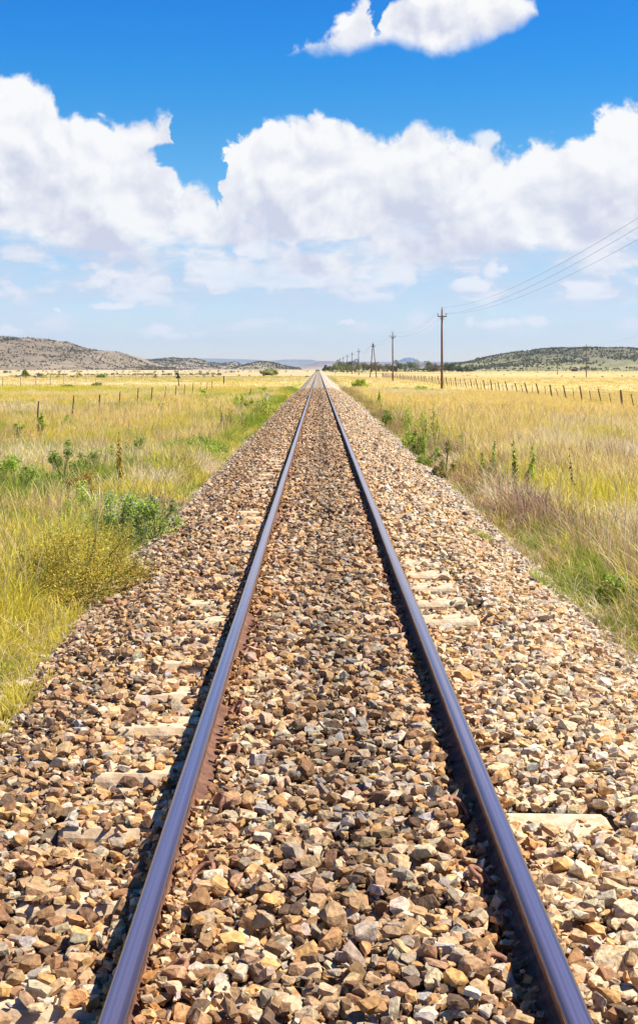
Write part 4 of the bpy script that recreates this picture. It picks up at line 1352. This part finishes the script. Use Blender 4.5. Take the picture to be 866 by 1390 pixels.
P2 = vec(AZ, EL, 0.0)
dz = .0                                  # light comes from the upper right
Poff = vec(mth('ADD', AZ, .0045), mth('ADD', EL, .0085), 0.0)
PW = vec(AZ, mth('MULTIPLY', EL, 3.2), 3.0)
nA = noise(P2, 17, 9, .56, .25); nAo = noise(Poff, 17, 9, .56, .25)
nR = noise(P2, 15, 3.5, .42, .35); nRo = noise(Poff, 15, 3.5, .42, .35)
nB = noise(P2, 46, 6, .62, .3); nBo = noise(Poff, 46, 6, .62, .3)
edge = mth('ADD', mth('MULTIPLY', mth('SUBTRACT', nA, .5), .060), mth('MULTIPLY', mth('SUBTRACT', nB, .5), .032))
AZw = mth('ADD', AZ, mth('MULTIPLY', mth('SUBTRACT', nB, .5), .03))
AZw = mth('ADD', AZw, mth('MULTIPLY', mth('SUBTRACT', noise(P2, 22, 5, .55, 0), .5), .03))


def layer(T, soft_, x=EL):
    d = mth('ADD', mth('SUBTRACT', T, x), edge)
    return d


# banks of cumulus: left, right; base height where they dissolve
TL = curve([(-260, 200), (-160, 120), (-60, 110), (0, 104), (40, 102), (62, 112), (85, 145), (120, 155), (160, 156), (200, 156), (228, 158), (233, 180), (238, 236), (256, 242), (280, 252), (300, 280), (330, 345), (350, 420), (420, 500), (900, 510)], AZw)
TR_ = curve([(-100, 505), (250, 490), (285, 340), (304, 252), (316, 205), (340, 172), (375, 156), (410, 150), (450, 158), (490, 168), (530, 176), (570, 174), (605, 192), (650, 196), (700, 198), (740, 186), (790, 184), (830, 150), (866, 140), (930, 126), (1010, 160), (1120, 240)], AZw)
dL = layer(TL, 0); dR = layer(TR_, 0)
dtop = curve([(-100, 640), (330, 560), (385, 110), (398, 60), (440, 34), (475, 0), (500, -20), (512, 25), (520, 40), (530, 0), (600, -30), (690, -25), (722, 0), (738, 30), (760, 120), (800, 500), (1100, 640)], AZw)
dbot = curve([(-100, -40), (330, 0), (390, 72), (430, 74), (480, 78), (505, 68), (530, 62), (560, 70), (590, 76), (625, 72), (665, 60), (700, 46), (735, 20), (790, -20), (1100, -60)], AZ)
eb = mth('MULTIPLY', edge, .75)
dT = mth('MINIMUM', mth('ADD', mth('SUBTRACT', dtop, EL), eb), mth('ADD', mth('SUBTRACT', EL, dbot), mth('MULTIPLY', edge, .35)))
# lower limits of the banks: they break up below
nW = noise(PW, 9, 8, .6, .2)
nW2 = noise(PW, 26, 6, .6, .1)
lowL = px_el(200, 300); lowR = px_el(500, 300)
holes = mth('ADD', mth('MULTIPLY', mth('SUBTRACT', nW, .5), .13), mth('MULTIPLY', mth('SUBTRACT', nW2, .5), .05))
fade = mrange(mth('ADD', EL, holes), px_el(432, 375), px_el(432, 318))
mL = mth('MULTIPLY', mrange(dL, -.0015, .008), fade)
mR = mth('MULTIPLY', mrange(dR, -.0015, .008), fade)
mT = mrange(dT, -.001, .012)
nq = mth('ADD', mth('POWER', mth('ABSOLUTE', mth('DIVIDE', mth('SUBTRACT', AZw, px_az(232)), 30 / FPX)), 2.0), mth('POWER', mth('ABSOLUTE', mth('DIVIDE', mth('SUBTRACT', mth('ADD', EL, mth('MULTIPLY', edge, .6)), px_el(226, 212)), 15 / FPX)), 2.0))
mL = mth('MULTIPLY', mL, mrange(nq, .65, 1.5))
mBig = mth('MAXIMUM', mth('MAXIMUM', mL, mR), mT)
# torn layer below the banks
band = mth('MULTIPLY', mrange(EL, px_el(432, 425), px_el(432, 398)), mrange(EL, px_el(432, 262), px_el(432, 305)))
band = mth('MULTIPLY', band, mrange(mth('MAXIMUM', dL, dR), -.012, .004))
nS = noise(vec(AZ, mth('MULTIPLY', EL, 2.6), 9.0), 11, 9, .62, .15)
nS2 = noise(vec(AZw, mth('MULTIPLY', EL, 2.0), 14.0), 17, 8, .58, .1)
mS = mth('MULTIPLY', mth('ADD', mth('MULTIPLY', mrange(nS, .30, .54), .38), mth('MULTIPLY', mrange(nS2, .475, .545), .62)), mth('MULTIPLY', band, .95), clamp=True)
# small far cumulus low over the horizon
nP = noise(vec(AZ, mth('MULTIPLY', EL, 2.2), 21.0), 22, 7, .58, .1)
bandP = mth('MULTIPLY', mrange(EL, px_el(432, 462), px_el(432, 440)), mrange(EL, px_el(432, 335), px_el(432, 380)))
mP = mth('MULTIPLY', mth('MULTIPLY', mrange(nP, .535, .66), bandP), .85)
hz_ = mth('MULTIPLY', mrange(nS, .38, .7), mth('MULTIPLY', mrange(EL, .002, .03), mrange(EL, .16, .06)))
mH = mth('ADD', mth('MULTIPLY', hz_, .40), mth('MULTIPLY', mth('MULTIPLY', mrange(EL, .0, .03), mrange(EL, .15, .05)), .30))
# single puffs
mU = None
for px, py, rx, ry in [(346, 338, 22, 13), (328, 346, 12, 6), (148, 419, 26, 4.5), (84, 419, 6, 5), (210, 446, 24, 8), (232, 452, 44, 4), (535, 376, 34, 13), (640, 388, 22, 9), (664, 366, 16, 12), (655, 187, 22, 11), (728, 437, 20, 7), (674, 443, 26, 5), (640, 440, 11, 7), (12, 449, 22, 6), (465, 440, 8, 3)]:
    q = mth('ADD', mth('POWER', mth('ABSOLUTE', mth('DIVIDE', mth('SUBTRACT', AZw, px_az(px)), rx / FPX)), 2.0), mth('POWER', mth('ABSOLUTE', mth('DIVIDE', mth('SUBTRACT', mth('ADD', EL, mth('MULTIPLY', edge, .38)), px_el(px, py)), ry / FPX)), 2.0))
    k = mrange(mth('ADD', q, mth('MULTIPLY', mth('SUBTRACT', nB, .5), 3.5)), 1.7, .0)
    mU = k if mU is None else mth('MAXIMUM', mU, k)
mU = mth('MULTIPLY', mU, .85)
# light and shade of the cumulus: towards / away from the sun, greyer deep inside and below
rel = mth('ADD', mth('MULTIPLY', mth('SUBTRACT', nR, nRo), 5.0), mth('ADD', mth('MULTIPLY', mth('SUBTRACT', nA, nAo), 2.6), mth('MULTIPLY', mth('SUBTRACT', nB, nBo), 1.1)))
deep = mrange(mth('MAXIMUM', dL, dR), .01, .075)
deepT = mrange(mth('SUBTRACT', dtop, EL), .0, .045)
dd = mth('MAXIMUM', mth('MULTIPLY', deep, mrange(mth('MAXIMUM', dL, dR), -.01, .0)), mth('MULTIPLY', deepT, mT))
lit = mth('ADD', mth('SUBTRACT', 1.0, mth('MULTIPLY', dd, .58)), rel)
lit = mth('ADD', lit, mth('MULTIPLY', mth('SUBTRACT', noise(P2, 9, 3, .5, 0), .5), .9), clamp=True)

WHITE = 0.545
ccol = mixc(lit, (.66 * WHITE, .69 * WHITE, .83 * WHITE), (1.0 * WHITE, 1.0 * WHITE, 1.0 * WHITE))
ccolS = mixc(mrange(nS2, .46, .62), (.64 * WHITE, .71 * WHITE, .86 * WHITE), (.93 * WHITE, .94 * WHITE, .99 * WHITE))
hs = N('ShaderNodeHueSaturation'); hs.inputs['Saturation'].default_value = 1.45; hs.inputs['Hue'].default_value = .495
L.new(sky.outputs[0], hs.inputs['Color'])
sk = N('ShaderNodeVectorMath', operation='SCALE'); sk.inputs['Scale'].default_value = 1.0
gr = N('ShaderNodeValToRGB')
els = [(0.0, (1.0, .90, .97)), (px_el(432, 420), (.95, .92, 1.0)), (px_el(280, 200), (.72, .93, .98)), (px_el(280, 80), (.25, .88, 1.08)), (px_el(200, 0), (.12, .84, 1.13)), (.6, (.12, .8, 1.1))]
while len(gr.color_ramp.elements) < len(els): gr.color_ramp.elements.new(.5)
for e_, (p_, c_) in zip(gr.color_ramp.elements, els): e_.position = p_; e_.color = (*[min(v / 1.2, 1) for v in c_], 1)
L.new(EL, gr.inputs['Fac'])
vm_ = N('ShaderNodeVectorMath', operation='MULTIPLY'); L.new(hs.outputs[0], vm_.inputs[0]); L.new(gr.outputs['Color'], vm_.inputs[1])
L.new(vm_.outputs[0], sk.inputs[0]); sk.inputs['Scale'].default_value = 1.2
SKYS = 0.085
c0 = mixc(mH, sk.outputs[0], tuple(v * WHITE / SKYS for v in (.68, .76, .90)))


def sc_(c):
    v = N('ShaderNodeVectorMath', operation='SCALE'); L.new(c, v.inputs[0]); v.inputs['Scale'].default_value = 1.0 / SKYS; return v.outputs[0]


c1 = mixc(mS, c0, sc_(ccolS))
c1 = mixc(mP, c1, tuple(v * WHITE / SKYS for v in (.86, .89, .96)))
c1 = mixc(mU, c1, tuple(v * WHITE / SKYS for v in (.95, .96, 1.0)))
c2 = mixc(mBig, c1, sc_(ccol))
bg = N('ShaderNodeBackground'); bg.inputs['Strength'].default_value = SKYS
L.new(c2, bg.inputs['Color'])
wo = N('ShaderNodeOutputWorld'); L.new(bg.outputs[0], wo.inputs['Surface'])

# ------------------------------------------------------------------ sun, camera, view
sl = bpy.data.lights.new('sun', 'SUN'); sl.energy = 5.0; sl.angle = R(.5); sl.color = (1.0, .93, .80)
so = bpy.data.objects.new('sun', sl); COL.objects.link(so)
d = Vector((math.cos(R(SUN_EL)) * math.sin(R(SUN_AZ)), math.cos(R(SUN_EL)) * math.cos(R(SUN_AZ)), math.sin(R(SUN_EL))))
so.rotation_euler = d.to_track_quat('Z', 'Y').to_euler(); so.location = (30, 0, 60)

cam = bpy.data.cameras.new('camera'); co = bpy.data.objects.new('camera', cam); COL.objects.link(co)
co.location = (0, 0, CZ); co.rotation_euler = (R(90), 0, 0)
cam.sensor_fit = 'HORIZONTAL'; cam.sensor_width = 36; cam.lens = FPX / 866 * 36
cam.shift_y = -(695 - 500) / 866; cam.shift_x = (433 - 432) / 866
cam.clip_start = .1; cam.clip_end = 60000
sc.camera = co
sc.view_settings.view_transform = 'Standard'; sc.view_settings.look = 'None'; sc.view_settings.gamma = 1.0
sc.view_settings.use_curve_mapping = False
sc.view_settings.exposure = 0.85
sc.cycles.use_denoising = True
sc.cycles.volume_bounces = 0
sc.cycles.max_bounces = 6
